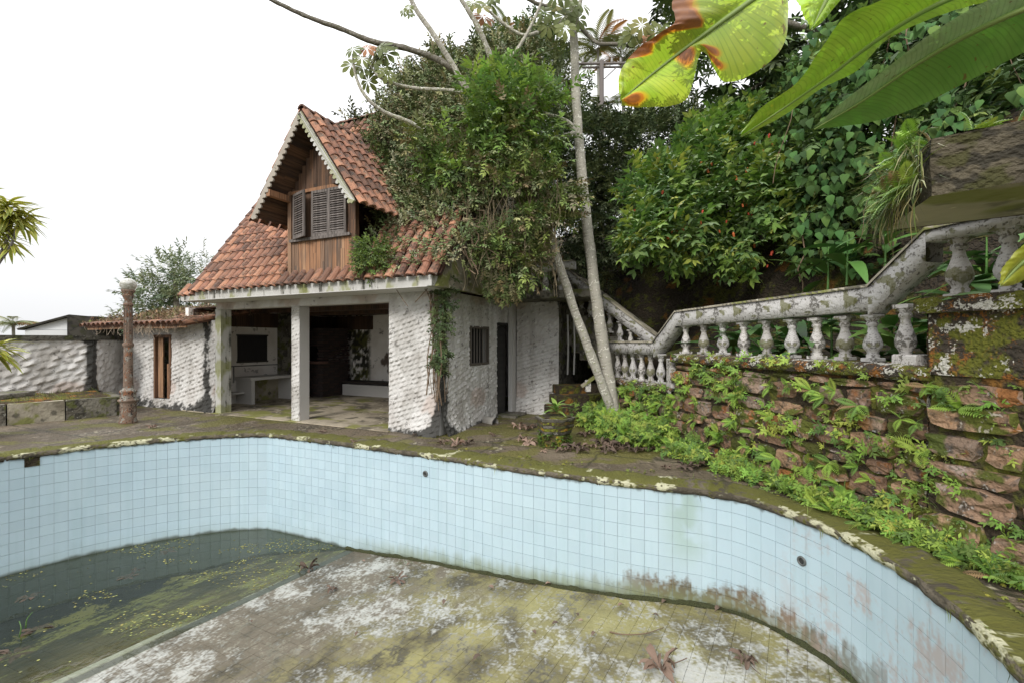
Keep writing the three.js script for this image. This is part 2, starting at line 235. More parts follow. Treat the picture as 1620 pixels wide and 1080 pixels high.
// ---------------------------------------------------------------- the pool
{
  const pool = thing('swimming_pool', 'drained kidney shaped swimming pool lined with light blue tiles', 'swimming pool');
  const s950 = sAt(930), s1300 = sAt(1330), s1110 = sAt(1110), DEEP = 2.6, s700 = sAt(620);
  const wallTex = tex(2048, 400, (u, v) => {
    const s = u * sAll, y = -DEEP * (1 - v), i = Math.min(rim.length - 1, Math.floor(u * rim.length)), p = rim[i], h = y - Math.max(floorY(p.x + p.nx * .1, p.d + p.nd * .1), WATER);
    const a = fbm(s * 2, y * 2, 4), b = fbm(s * 8, y * 6, 4), c = fbm(s * 22, y * 3, 4), col = Math.floor(s / .15), drip = fbm(s * 16, y * .8, 3);
    let k = mix3([.46, .60, .68], [.52, .65, .71], a); k = mix3(k, [.40, .55, .60], sm(.52, .72, drip) * .25);
    const st = rnd2(col, 3) * .16 + .13, rust = sm(s950 - .3, s950 + .9, s) * sm(s1300 + 1.6, s1300 - .6, s);
    k = mix3(k, mix3([.20, .115, .07], [.12, .105, .06], b), sm(st + .08, st - .05, h + (c - .5) * .16 + (fbm(s * 60, y * 45, 3) - .5) * .14) * rust * (.55 + .45 * sm(.3, .55, fbm(s * 30, y * 22, 3))) * .95);
    const moss = sm(s700 - 1.2, s700 + .5, s) * sm(s1300 + 1, s950 + .4, s); k = mix3(k, [.20, .23, .11], sm(.26, .0, h + (c - .5) * .14 + (b - .5) * .1) * (.15 + .6 * moss));
    k = mix3(k, [.05, .055, .025], sm(.06, .0, h + (b - .5) * .06) * .8);
    k = mix3(k, [.30, .42, .30], sm(.34, .0, Math.abs(s - s1110 + .1 + (a - .5) * .3)) * sm(.45, .7, b * .5 + a * .5) * sm(-1.0, -.5, y) * .5);
    k = mix3(k, [.45, .33, .29], sm(s1110 + .4, s1110 + 1.6, s) * sm(.54, .70, fbm(s * 2.4 + 5, y * 2.4, 4) * .6 + c * .2 + fbm(s * 50, y * 40, 3) * .2) * .65);
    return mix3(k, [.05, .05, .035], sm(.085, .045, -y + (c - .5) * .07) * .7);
  });
  wallTex.wrapT = THREE.ClampToEdgeWrapping;
  const tileMat = std([1, 1, 1], .3, { map: wallTex, vertexColors: true });
  const grout = std([.34, .40, .43], .95);
  // shell: walls and floor bed
  M('shell', grid(rim.length, 1, (u, v) => { const i = Math.round(u * rim.length) % rim.length, p = rim[i]; return [p.x, v ? -.02 : -2.7, -p.d, u * sAll, v]; }), grout, pool);
  const tileAt = (c, y0, y1) => {
    const e = .0018, A = c.a, B = c.b, l = A.distanceTo(B), tx = (B.x - A.x) / l, td = (B.z - A.z) / l, nx = td, nd = -tx, j = .006 + rnd2(Math.round(c.s * 7), Math.round(y0 * 50)) * .0022, w = l - e * 2, h = y1 - y0 - e * 2, g = bx(w, h, .008);
    g.deleteAttribute('uv'); const uv = [], p = g.attributes.position, tint = .905 + .06 * rnd2(Math.round(c.s * 91), Math.round(y0 * 70)), C = [];
    for (let i = 0; i < p.count; i++) { uv.push((c.s + l / 2 + p.getX(i)) / sAll, (DEEP + (y0 + y1) / 2 + p.getY(i)) / DEEP); C.push(tint, tint, tint); }
    g.setAttribute('uv', new THREE.Float32BufferAttribute(uv, 2)); g.setAttribute('color', new THREE.Float32BufferAttribute(C, 3));
    const m = new THREE.Matrix4().makeBasis(V(tx, 0, -td), V(0, 1, 0), V(nx, 0, -nd)).setPosition((A.x + B.x) / 2 + nx * (j - .002), (y0 + y1) / 2, -((A.z + B.z) / 2 + nd * (j - .002)));
    return g.applyMatrix4(m);
  };
  const list = [], sSk = sAt(50), sRet = [sAt(674), sAt(1270)];
  for (const c of cell) if (c.k < 3 && c.a.z > 1.2) {
    const mx = (c.a.x + c.b.x) / 2, md = (c.a.z + c.b.z) / 2, fy = Math.max(floorY(mx, md) - .1, -2.4);
    for (let r = 0; -.035 - r * .15 > fy; r++) { if (r === 0 && Math.abs(c.s + .075 - sSk) < .08) continue; const y1 = -.035 - r * .15; list.push({ c, y0: y1 - .15, y1, k: Math.hypot(mx, md, y1 - EYE) + (Math.abs(mx / md) > 1.15 ? 40 : 0) }); }
  }
  list.sort((a, b) => a.k - b.k);
  for (const t of list.slice(0, 300)) M('wall_tile', tileAt(t.c, t.y0, t.y1), tileMat, pool);
  M('wall_tiles', join(list.slice(300).map(t => tileAt(t.c, t.y0, t.y1))), tileMat, pool, 'stuff');
  // floor
  const X0 = -9, D0 = .8, WX = 12.2, WD = 7.4;
  const floorTex = tex(2048, 1242, (u, v) => {
    const x = X0 + WX * u, d = D0 + WD * v, s = slope(x, d), q = .529 * x + .849 * d, a = fbm(x * .9 + 3, d * .9, 5), b = fbm(x * 3.2, d * 3.2 + 7, 5), c = fbm(x * 12, d * 12, 4), f = fbm(x * 45, d * 45, 2), st = fbm(s * 2.6, q * 1.7, 5);
    let k;
    if (s > 0) {
      const yellow = sm(1.2, 3.0, s + (b - .5) * 3.4);
      k = mix3(mix3([.20, .17, .125], [.11, .09, .058], b), mix3([.25, .225, .095], [.14, .12, .06], sm(.35, .6, b * .6 + c * .4)), yellow);
      k = mix3(k, [.34, .31, .13], yellow * sm(.42, .68, fbm(x * 2.1 + 8, d * 2.1, 5) * .75 + c * .25) * .8); k = mix3(k, [.42, .40, .30], sm(.50, .66, c * .5 + f * .5) * .55);
      k = mix3(k, [.06, .05, .033], sm(.44, .64, b * .4 + c * .35 + f * .25 - .05 * sm(2.6, 4.2, s)) * .85);
      const white = sm(1.5, .1, s + (a - .5) * 1.6) * .2 * sm(7.2, 5.2, d) + sm(3.9, 5.2, s) * .012; k = mix3(k, [.52, .52, .48], sm(.50, .72, fbm(x * 1.5 + 1.7, d * 1.5 + 6.2, 4) * .5 + c * .26 + f * .24 + white * .9) * .95);
      k = mix3(k, mix3([.17, .175, .18], [.11, .11, .10], c), sm(.02, .03, s) * sm(.165, .155, s) * .85);
    } else {
      const dp = sm(-.3, -2.6, s + (st - .5) * 1.4);
      k = mix3(mix3([.22, .185, .10], [.115, .10, .05], sm(.3, .65, b * .6 + c * .4)), [.03, .036, .026], dp); k = mix3(k, mix3([.42, .41, .16], [.24, .25, .085], c), sm(.505, .59, st * .5 + c * .28 + f * .22 + .035 * sm(6.5, 4, d) - .05 * dp) * .9);
      k = mix3(k, [.60, .61, .59], sm(-.14, -.13, s) * sm(5.4, 5.1, d + .5 * (b - .5)));
    }
    return k;
  });
  const fTile = std([.88, .88, .88], .6, { map: floorTex, bumpMap: rep(N2, 10, 6), bumpScale: .006 });
  const fuv = (g) => { const p = g.attributes.position, uv = []; for (let i = 0; i < p.count; i++) uv.push((p.getX(i) - X0) / WX, (-p.getZ(i) - D0) / WD); g.setAttribute('uv', new THREE.Float32BufferAttribute(uv, 2)); return g; };
  M('floor_bed', grid(122, 74, (u, v) => { const x = X0 + u * WX, d = D0 + v * WD; return [x, floorY(x, d) - .012, -d, u, v]; }), std([.72, .70, .66], .95, { map: floorTex }), pool);
  const fl = [];
  for (let i = -60; i < 60; i++) for (let j = -20; j < 70; j++) {
    const s = i * .15 + .075, q = j * .15 + .075, x = .849 * (s - 6.06) + .529 * q, d = -.529 * (s - 6.06) + .849 * q; if (d < 2.4 || s < -2.5 || s > 8.2 || !inPool(x, d) || x / d < -1.25) continue;
    fl.push({ x, d, s, k: Math.hypot(x, d, 3) + (Math.atan2(EYE - floorY(x, d), d) > .66 ? 30 : 0) });
  }
  fl.sort((a, b) => a.k - b.k);
  const floorTile = (t) => { const g = bx(.1472, .01, .1472), tilt = (rnd2(Math.round(t.x * 40), Math.round(t.d * 40)) - .5) * .002; g.rotateZ(t.s > 0 ? .083 : Math.atan(.24)).rotateY(-Math.atan2(.529, .849)); return fuv(clean(g.translate(t.x, floorY(t.x, t.d) - .006 + tilt, -t.d))); };
  for (const t of fl.slice(0, 300)) M('floor_tile', floorTile(t), fTile, pool);
  M('floor_tiles', join(fl.slice(300).map(floorTile)), fTile, pool, 'stuff');
  // slime along the foot of the wall
  M('algae_line', grid(rim.length, 4, (u, v) => { const i = Math.round(u * rim.length) % rim.length, p = rim[i], S = p.s, w = .012 + .05 * fbm(S * 6, 3, 4), hgt = .01 + .055 * fbm(S * 9, 8, 4), y = floorY(p.x + p.nx * .06, p.d + p.nd * .06), a = v * Math.PI / 2; return [p.x + p.nx * (.012 + w * Math.cos(a) - .006), y + hgt * Math.sin(a) - .004, -(p.d + p.nd * (.012 + w * Math.cos(a) - .006)), S, v * .1]; }), std([.05, .055, .02], 1, { bumpMap: rep(N2, 2), bumpScale: .02 }), pool);
  // return fittings and the skimmer mouth
  const at = (s, y, o) => { let b = rim[0]; for (const p of rim) if (Math.abs(p.s - s) < Math.abs(b.s - s)) b = p; return { p: V(b.x + b.nx * o, y, -(b.d + b.nd * o)), a: Math.atan2(b.nx, -b.nd) }; };
  for (const [i, y] of [[0, -.285], [1, -.41]]) {
    const f = new THREE.Group(); f.name = 'return_fitting'; const q = at(sRet[i], y, .012); f.position.copy(q.p); f.rotation.y = q.a; pool.add(f);
    M('ring', lathe([[.024, 0], [.026, .012], [.036, .014], [.044, .008], [.045, 0]], 24).rotateX(Math.PI / 2), std([.12, .125, .12], .5, { metalness: .3 }), f);
    M('nozzle', lathe([[0, .004], [.012, .006], [.014, .010], [.02, .003], [.026, .002]], 20).rotateX(Math.PI / 2), std([.03, .032, .03], .6), f);
  }
  const sk = at(sSk, -.11, 0), box = new THREE.Group(); box.name = 'skimmer_opening'; box.position.copy(sk.p); box.rotation.y = sk.a; pool.add(box);
  M('lining', join([bx(.15, .15, .006, 0, 0, .004), bx(.15, .02, .012, 0, -.068, .012), bx(.012, .15, .012, -.072, 0, .012), bx(.012, .15, .012, .072, 0, .012)].map(g => buv(g))), mat.moss, box);
  const wpoly = rim.filter(p => slope(p.x, p.d) < .2).map(p => [p.x + p.nx * .012, p.d + p.nd * .012]);
  const wtr = sheet(wpoly, null, WATER, (x, d) => [x, d]);
  struct('water', wtr, new THREE.MeshPhysicalMaterial({ color: lin(.70, .72, .63), roughness: .05, ior: 1.33, transmission: 1, thickness: 0, side: THREE.DoubleSide, bumpMap: rep(N1, .5), bumpScale: .006 }));
}

// ---------------------------------------------------------------- stucco: overlapping trowel lumps as real relief
function lumps(u, v, cw, ch, amp) {
  v -= u * .28; const row = Math.floor(v / ch), q = u / cw + (row & 1) * .5 + (rnd2(row, 5) - .5) * .3, c = Math.floor(q), r1 = rnd2(c + 11, row), r2 = rnd2(row + 7, c), fu = (q - c - .5) * 2 + (r1 - .5) * .35, fv = clamp(v / ch - row + (r2 - .5) * .25 - .12 * fu);
  const p = fv < .22 ? fv / .22 : Math.pow((1 - fv) / .78, .8); return amp * (.2 + 1.1 * r2) * (.6 + .8 * fbm(u * 1.7 + 3, v * 1.7, 2)) * p * Math.max(0, 1 - fu * fu * .95) + amp * .5 * (fbm(u * 9, v * 9, 3) - .5);
}
function stucco(name, parent, O, U, N, w, h, { res = .014, cw = .115, ch = .085, amp = .027, flare = null, stain = null, u0 = 0, v0 = 0 } = {}) {
  const nu = Math.ceil(w / res), nv = Math.ceil(h / res), seed = O[0] * 3.1 + O[2] * 7.7;
  const g = grid(nu, nv, (a, b) => {
    const u = u0 + a * w, v = v0 + b * h, edge = Math.min(1, Math.min(a * w, (1 - a) * w) / .02), e = lumps(u + seed, v, cw, ch, amp) * (.35 + .65 * edge) + (flare ? flare(a * w, v) : 0);
    return [O[0] + U[0] * a * w + N[0] * e, v, O[2] + U[2] * a * w + N[2] * e, u + seed, v];
  }, (a, b) => { const u = u0 + a * w, v = v0 + b * h; const k = stain ? stain(a * w, v, u + seed) : [1, 1, 1], z = u + seed, q = 1 - .17 * sm(.46, .74, fbm(z * 6, v * 1.0 + 3, 4)) - .2 * sm(.55, .72, fbm(z * 2.2 + 9, v * 2.2, 4)); return k.map((x, i) => x * mix(1, q, [1, 1.04, 1.12][i])); });
  return M(name, g, mat.stucco, parent);
}
const mild = (d, u, v) => mix3([1, 1, 1], [.09, .09, .085], sm(.42, .62, d + .55 * (fbm(u * 7, v * 7, 4) - .5) + .25 * (fbm(u * 30, v * 30, 2) - .5)));   // black mildew with a ragged edge

const house = thing('house', 'abandoned white stucco pool house with steep tiled roof and wooden gable', 'house', V(-6.64, 0, -10.3), -.430);
const toWorld = (t, y, o) => V(-6.64 - .417 * o + .909 * t, y, -(10.3 - .909 * o - .417 * t));
{
  const H = house, TR = 5.95;
  // walls with relief
  const foot = (u, v, s) => sm(.22, .0, v) * .62;
  const cornerFlare = (u, v) => .16 * Math.exp(-v / .28) * (.6 + .5 * fbm(u * 5, v * 3, 2)) * sm(.1, .9, u / 1.1) + .03 * Math.exp(-v / .12);
  stucco('front_wall', H, [4.84, 0, 0], [1, 0, 0], [0, 0, 1], TR - 4.84 + .02, 2.5, { flare: cornerFlare, stain: (u, v, s) => mild(foot(u, v) + sm(.16, .0, TR - 4.84 - u) * .62 * sm(2.3, 1.2, v) + sm(.45, .1, TR - 4.84 - u) * .5 * sm(.8, .1, v), s, v) });
  const sideFl = (u, v) => .14 * Math.exp(-v / .28) * sm(1.2, 0, u) + .03 * Math.exp(-v / .15);
  const sideSt = (off) => (u, v, s) => mild(foot(u, v) * .8 + sm(.42, .05, u + off) * .75 + sm(2.0, 2.6, v) * .2, s, v);
  const sd = (a, b, y0, y1, n = 'side_wall') => stucco(n, H, [TR, 0, -a], [0, 0, -1], [1, 0, 0], b - a, y1 - y0, { amp: .034, u0: a, v0: y0, flare: (u, v) => sideFl(u + a, v), stain: sideSt(a) });
  sd(0, 1.0, 0, 2.5); sd(1.0, 1.78, 0, 1.17); sd(1.0, 1.78, 1.9, 2.5); sd(1.78, 2.17, 0, 2.5); sd(2.17, 2.72, 2.03, 2.5);
  stucco('wing_wall', H, [TR + .12, 0, -2.95], [1, 0, 0], [0, 0, 1], 1.02, 2.5, { amp: .042, flare: (u, v) => .08 * Math.exp(-v / .3) + .05 * sm(.7, 1, u) * Math.exp(-v / .6), stain: (u, v, s) => mild(foot(u, v) * .7 + sm(2.1, 2.5, v) * .25 + sm(.85, 1.05, u) * .35, s, v) });
  M('wing_side', buv(bx(.2, 2.5, 2.6, TR + 1.04, 1.25, -4.27)), mat.conc, H);
  M('wall_core', join([bx(TR - 4.84 - .02, 2.5, .16, (TR + 4.84) / 2 - .01, 1.25, -.1), bx(.16, 1.15, 2.0, TR - .1, .58, -1.15), bx(.16, .46, 2.9, TR - .1, 2.27, -1.6), bx(.16, .8, .95, TR - .1, 1.55, -.52), bx(.16, .8, .3, TR - .1, 1.55, -1.98), bx(.9, 2.5, .14, TR + .6, 1.25, -3.05)].map(g => buv(g))), mat.plain, H);
  // header, pillars, slab
  stucco('lintel', H, [-.1, 0, 0], [1, 0, 0], [0, 0, 1], 4.94, .17, { v0: 2.335, res: .02, amp: .008, stain: (u, v, s) => mild(sm(2.42, 2.52, v) * .35, s, v) });
  M('lintel_core', buv(bx(4.94, .165, .2, 2.37, 2.4185, -.105)), mat.plain, H);
  M('pillar', buv(cbx(.2, 2.34, .24, .0, 1.17, -.1)), mat.fascia, H);
  const p2 = M('pillar', buv(cbx(.23, 2.335, .24, 2.44, 1.1675, -.125)), mat.plain, H); stucco('stucco_face', p2, [2.325, 0, -.003], [1, 0, 0], [0, 0, 1], .23, 2.334, { cw: .08, ch: .08, amp: .022, res: .012 });
  M('eave_slab', buv(cbx(6.55, .17, .8, 2.91, 2.585, .2, .01)), mat.fascia, H);
  M('eave_soffit', buv(bx(6.4, .012, .6, 2.9, 2.493, .31)), mat.plain, H);
  M('left_wall', buv(bx(.12, 2.42, 4.6, -1.27, 1.21, -2.35)), std([1.35, 1.32, 1.3], .9, { bumpMap: rep(N2, 1), bumpScale: .003, map: rep(stuccoTex, .3) }), H);
  // back wall with peeled and mouldy plaster
  const backMat = std([1, 1, 1], .9, { map: rep(stuccoTex, .3), vertexColors: true });
  M('back_wall', grid(180, 60, (a, b) => [-1.2 + a * 6.1, b * 2.44, -4.3 + .006 * fbm(a * 30, b * 20, 3), a * 6.1, b * 2.44], (a, b) => {
    const t = -1.2 + a * 6.1, y = b * 2.44, m = sm(.62, .40, t), n = fbm(t * 3, y * 3, 4), f = fbm(t * 11, y * 9, 3); let k = [1.35, 1.33, 1.3];
    k = mix3(k, [.16, .17, .045], m * sm(.46, .56, n * .6 + f * .4 + .07)); k = mix3(k, [.045, .045, .03], m * sm(.52, .62, f * .5 + fbm(t * 2 + 4, y * 2, 4) * .5 + .04)); return mix3(k, [.24, .19, .16], (1 - m) * sm(.50, .56, n + .32 * sm(.8, 0, Math.hypot(t - 1.55, (y - 1.0) * .8)) - .14));
  }), backMat, H);
  M('back_wall_core', buv(bx(6.3, 2.44, .14, 1.9, 1.22, -4.39)), mat.plain, H);
  M('room_wall', buv(bx(.12, 2.42, 4.2, 4.90, 1.21, -2.25)), mat.plain, H);
  for (let i = 0; i < 22; i++) M('ceiling_board', bx(6.1, .02, .19, 1.83, 2.43 + (i % 2) * .003, -.3 - i * .195), mat.woodDark, H);
  for (const o of [-1.3, -2.6]) M('ceiling_beam', buv(bx(6.0, .09, .1, 1.8, 2.375, o)), mat.woodDark, H);
  M('wood_band', buv(bx(.03, .40, 4.1, -1.19, 2.2, -2.2)), mat.woodDark, H);
  M('wood_band', buv(bx(1.85, .42, .03, -.27, 2.19, -4.27)), mat.woodDark, H);
  M('floor_slab', buv(bx(6.1, .05, 4.4, 1.85, -.012, -2.1)), std([2.3, 2.15, 2.0], .7, { map: rep(concTex, .25), bumpMap: rep(N2, .8), bumpScale: .004 }), H);
  // window in the left wall of the open room: dark shutter boards
  const wi = new THREE.Group(); wi.name = 'room_window'; H.add(wi); for (let i = 0; i < 7; i++) M('board', cbx(.025, .66, .118, -1.195, 1.43, -1.31 - i * .122), std([.02, .019, .022], .7), wi); M('frame', join([bx(.04, .04, .9, -1.195, 1.78, -1.68), bx(.04, .04, .9, -1.195, 1.08, -1.68)]), std([.05, .045, .04], .7), wi);
  M('switch_box', cbx(.04, .1, .09, -1.2, 1.72, -.93), mat.dark, H);
  M('conduit', tube([V(-1.195, .98, -.6), V(-1.195, .97, -2.7)], .012, 6), std([.1, .1, .1], .7), H); M('conduit', tube([V(-1.195, .97, -1.15), V(-1.195, .55, -1.15)], .012, 6), std([.1, .1, .1], .7), H);
  // barred window and door in the side wall
  const win = new THREE.Group(); win.name = 'barred_window'; H.add(win);
  M('frame', join([bx(.05, .05, .80, TR - .01, 1.175, -1.39), bx(.05, .05, .80, TR - .01, 1.895, -1.39), bx(.05, .69, .04, TR - .01, 1.535, -1.01), bx(.05, .69, .04, TR - .01, 1.535, -1.77)].map(g => buv(g))), std([.10, .085, .07], .8), win);
  M('backing', bx(.02, .7, .76, TR - .16, 1.535, -1.39), mat.dark, win);
  for (let i = 0; i < 6; i++) M('bar', new THREE.CylinderGeometry(.011, .011, .68, 8).translate(TR - .02, 1.535, -1.1 - i * .115), std([.16, .14, .125], .6), win);
  const dr = new THREE.Group(); dr.name = 'louvre_door'; H.add(dr);
  M('frame', join([bx(.07, 2.02, .05, TR - .02, 1.01, -2.19), bx(.07, .05, .5, TR - .02, 1.995, -2.45)]), std([.022, .02, .018], .7), dr);
  for (let i = 0; i < 26; i++) M('slat', bx(.012, .075, .46, TR - .05, .08 + i * .073, -2.46).rotateZ(0), i % 2 ? std([.016, .015, .014], .6) : std([.024, .022, .02], .6), dr);
  M('door_jamb', buv(cbx(.1, 2.5, .2, TR + .06, 1.25, -2.83)), mat.plain, H);
  M('doorstep', buv(cbx(.5, .05, .62, TR + .2, .02, -2.46)), mat.conc, H);
  // terrace over the wing
  M('terrace_slab', buv(cbx(2.2, .16, 2.7, TR + 1.0, 2.59, -3.62)), mat.conc, H);
  // ---------------- main roof
  const EO = .62, EY = 2.69, RO = -2.6, RY = 7.42, sl = Math.atan2(RY - EY, EO - RO), LEN = Math.hypot(RY - EY, EO - RO), c = Math.cos(sl), s_ = Math.sin(sl);
  const roof = M('roof', join([
    new THREE.BoxGeometry(6.2, LEN, .05).rotateX(sl - Math.PI / 2).translate(3.25, (EY + RY) / 2 - .02, (EO + RO) / 2 - .04), new THREE.BoxGeometry(6.2, LEN, .05).rotateX(Math.PI / 2 - sl).translate(3.25, (EY + RY) / 2 - .02, 2 * RO - (EO + RO) / 2 + .04)].map(g => buv(g))), std([.16, .13, .12], .9, { map: terraTex }), H);
  const tileG = [0, 1, 2].map(k => {
    const r = RNG(50 + k), P = [], I = [], n = 6, L = .34;
    for (const [y, rad, z] of [[-L / 2, .089, .014], [L / 2, .073, 0], [-L / 2, .072, .0]]) for (let i = 0; i <= n; i++) { const a = Math.PI * i / n; P.push(Math.cos(a) * rad + (r() - .5) * .003, y, Math.sin(a) * rad * .86 + z); }
    for (let i = 0; i < n; i++) { const a = i, b = i + 1, q = n + 1; I.push(a, b, q + b, a, q + b, q + a, b, a, 2 * q + a, b, 2 * q + a, 2 * q + b); }
    const g = new THREE.BufferGeometry(); g.setAttribute('position', new THREE.Float32BufferAttribute(P, 3)); g.setIndex(I); const h = g.toNonIndexed(); h.computeVertexNormals();
    const pp = h.attributes.position, uv = []; for (let i = 0; i < pp.count; i++) uv.push(pp.getX(i) * 1.4 + k * .31, pp.getY(i) + k * .37); h.setAttribute('uv', new THREE.Float32BufferAttribute(uv, 2)); return h;
  });
  const tileRow = (parent, name, list) => {   // list of {p, X, Y, Z, single}
    const rest = tiles.map(() => []);
    list.forEach((e, i) => {
      const k = Math.floor(rnd2(i * 3, i >> 3) * 2.99), mk = e.mk ?? Math.floor(rnd2(i * 7 + 1, i >> 4) * 4.99), j = (q) => (rnd2(i + q, i * 5) - .5);
      if (e.single) { const m = basis(M('tile', tileG[k], tiles[mk], parent), e.X, e.Y, e.Z, e.p); m.rotateZ(j(1) * .07); m.rotateX(j(2) * .04); }
      else { const m = new THREE.Matrix4().makeBasis(e.X, e.Y, e.Z).setPosition(e.p); rest[mk].push(tileG[k].clone().applyMatrix4(m)); }
    });
    rest.forEach((l, i) => { if (l.length) M('tiles', join(l), tiles[i], parent, 'stuff'); });
  };
  const up = V(0, s_, -c), nr = V(0, c, s_), list = [];
  for (let i = 0; i < 29; i++) for (let j = 0; j < 21; j++) {
    const t = .28 + i * .213, l = .1 + j * .268; if (t > 2.78 && t < 4.6 && j > 0 && j < 13) continue;
    const e = { p: V(t + (rnd2(i, j) - .5) * .012, EY + s_ * l, EO - c * l).addScaledVector(nr, .012), X: V(1, 0, 0), Y: up, Z: nr, single: (t < 2.9 && j < 11) || (t > 4.5 && j < 11) || j < 2 };
    if (t > 2.3 && t < 2.8 && j < 4) e.mk = 2; list.push(e);
  }
  for (let i = 0; i < 29; i++) for (let j = 0; j < 20; j++) if (j > 15) list.push({ p: V(.28 + i * .213, EY + s_ * (.1 + j * .268), 2 * RO - EO + c * (.1 + j * .268)).add(V(0, c, -s_).multiplyScalar(.012)), X: V(-1, 0, 0), Y: V(0, s_, c), Z: V(0, c, -s_) });
  tileRow(roof, 'tile', list);
  // short cover tiles that close the eave over the slab's left overhang, verge board and ridge
  for (let i = 0; i < 3; i++) basis(M('tile', tileG[i % 3], tiles[(i * 2) % 5], roof), V(1, 0, 0), up, nr, V(-.34 + i * .205, EY + .03, EO - .12));
  M('verge_tiles', join([...Array(20)].map((_, j) => tileG[j % 3].clone().applyMatrix4(new THREE.Matrix4().makeBasis(V(1, 0, 0), up, nr).setPosition(V(.14, EY + s_ * (.1 + j * .285) + .03, EO - c * (.1 + j * .285)))))), tiles[3], roof, 'stuff');
  M('ridge_tiles', join([...Array(20)].map((_, j) => tileG[j % 3].clone().applyMatrix4(new THREE.Matrix4().makeBasis(V(0, 0, 1), V(1, 0, 0), V(0, 1, 0)).setPosition(V(.3 + j * .31, RY + .02, RO))))), tiles[3], roof, 'stuff');
  for (const t of [.2, 6.3]) { const sh = new THREE.Shape([[-EO + .1, 2.5], [-RO, RY - .1], [-2 * RO + EO - .1, 2.5]].map(a => new THREE.Vector2(...a))); M('gable_wall', buv(new THREE.ExtrudeGeometry(sh, { depth: .1, bevelEnabled: false }).rotateY(Math.PI / 2).translate(t - (t > 3 ? .15 : -.05), 0, 0)), mat.concPale, H); }
  M('back_block', buv(bx(6.2, 2.45, .15, 3.1, 1.23, -5.6)), mat.plain, H); M('left_flank', buv(bx(.12, 2.5, 5.0, -1.28, 1.25, -3.3)), mat.conc, H);
  // ---------------- wooden gable (dormer)
  const GT = 3.70, GY = 5.62, HW = 1.21, GE = 3.94, O1 = .95, O0 = -1.5, be = Math.atan2(GY - GE, HW), cb = Math.cos(be), sb = Math.sin(be), GL = Math.hypot(HW, GY - GE), WO = .50, GA = GT - .765, GB = GT + .765, PW = 1.53 / 16;
  const gab = new THREE.Group(); gab.name = 'gable_front'; H.add(gab);
  const yRoof = (t) => GY - .07 - Math.abs(t - GT) * (GY - GE) / HW;
  for (let i = 0; i < 16; i++) { const t = GA + PW * (i + .5), z = WO + (rnd2(i, 4) - .5) * .008; M('plank', buv(cbx(PW - .004, .84, .022, t, 2.7 + .42, z, .004), i * .37, i * .71), planks[Math.floor(rnd2(i, 8) * 3.99)], gab); }
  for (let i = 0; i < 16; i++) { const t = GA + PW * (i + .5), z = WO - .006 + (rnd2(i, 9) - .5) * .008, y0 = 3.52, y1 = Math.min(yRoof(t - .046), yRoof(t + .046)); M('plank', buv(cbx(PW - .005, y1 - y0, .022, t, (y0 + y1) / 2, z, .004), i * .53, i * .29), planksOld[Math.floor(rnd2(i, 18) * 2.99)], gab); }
  M('corner_post', buv(cbx(.09, 1.8, .09, GA - .03, 3.55, WO - .02)), planks[0], gab); M('corner_post', buv(cbx(.09, 1.7, .09, GB + .03, 3.5, WO - .02)), planksOld[1], gab);
  M('head_rail', buv(cbx(1.5, .06, .05, GT, 4.40, WO + .02)), planks[3], gab); M('sill', buv(cbx(1.5, .05, .08, GT, 3.50, WO + .03)), greyWood[0], gab);
  M('bracket', buv(cbx(.09, .12, .56, GA - .03, 4.30, WO + .19)), planks[3], gab); M('bracket', buv(cbx(.09, .12, .56, GB + .03, 4.30, WO + .19)), planksOld[0], gab);
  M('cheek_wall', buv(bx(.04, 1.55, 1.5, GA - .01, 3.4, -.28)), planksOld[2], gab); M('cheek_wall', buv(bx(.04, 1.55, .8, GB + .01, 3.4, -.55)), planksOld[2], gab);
  // shutters: frame, slats
  const shutter = (x, w, turn) => {
    const g = new THREE.Group(); g.name = 'shutter'; g.position.set(x, 3.94, WO + .06); g.rotation.y = turn; H.add(g);
    M('frame', join([cbx(.045, .84, .03, .022, 0, 0, .004), cbx(.045, .84, .03, w - .022, 0, 0, .004), cbx(w - .09, .05, .03, w / 2, .395, 0, .004), cbx(w - .09, .05, .03, w / 2, -.395, 0, .004)].map(q => buv(q))), greyWood[0], g);
    for (let i = 0; i < 18; i++) M('slat', slatG(w - .09).clone().rotateZ((rnd2(i, Math.round(x * 9)) - .5) * .03).translate(w / 2, -.35 + i * .0412, 0), greyWood[i % 3], g);
  };
  const slatG = (w) => buv(bx(w, .043, .007).rotateX(-.62));
  shutter(3.06, .46, -.30); shutter(3.53, .41, .05); shutter(3.94, .41, .03);
  // gable roof: soffit boards, tiles, barge boards
  const groof = new THREE.Group(); groof.name = 'gable_roof'; H.add(groof);
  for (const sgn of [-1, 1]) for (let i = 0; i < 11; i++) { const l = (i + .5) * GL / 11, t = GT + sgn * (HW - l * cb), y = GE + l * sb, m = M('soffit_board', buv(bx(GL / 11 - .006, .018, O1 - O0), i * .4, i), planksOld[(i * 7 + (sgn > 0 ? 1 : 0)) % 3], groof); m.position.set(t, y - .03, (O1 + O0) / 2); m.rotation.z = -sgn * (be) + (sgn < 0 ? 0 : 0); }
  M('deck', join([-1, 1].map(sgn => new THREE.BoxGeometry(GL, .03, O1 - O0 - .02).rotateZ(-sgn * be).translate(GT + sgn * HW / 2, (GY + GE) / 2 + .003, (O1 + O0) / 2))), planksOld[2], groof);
  const gl = [];
  for (const sgn of [1, -1]) for (let i = 0; i < 10; i++) for (let j = 0; j < 8; j++) { const l = .1 + j * .27, n = V(sgn * sb, cb, 0), Y = V(-sgn * cb, sb, 0), X = Y.clone().cross(n); gl.push({ p: V(GT + sgn * (HW + .05 - l * cb), GE - .06 + l * sb, O1 - .08 - i * .213).addScaledVector(n, .03), X, Y, Z: n, single: sgn > 0 }); }
  tileRow(groof, 'tile', gl);
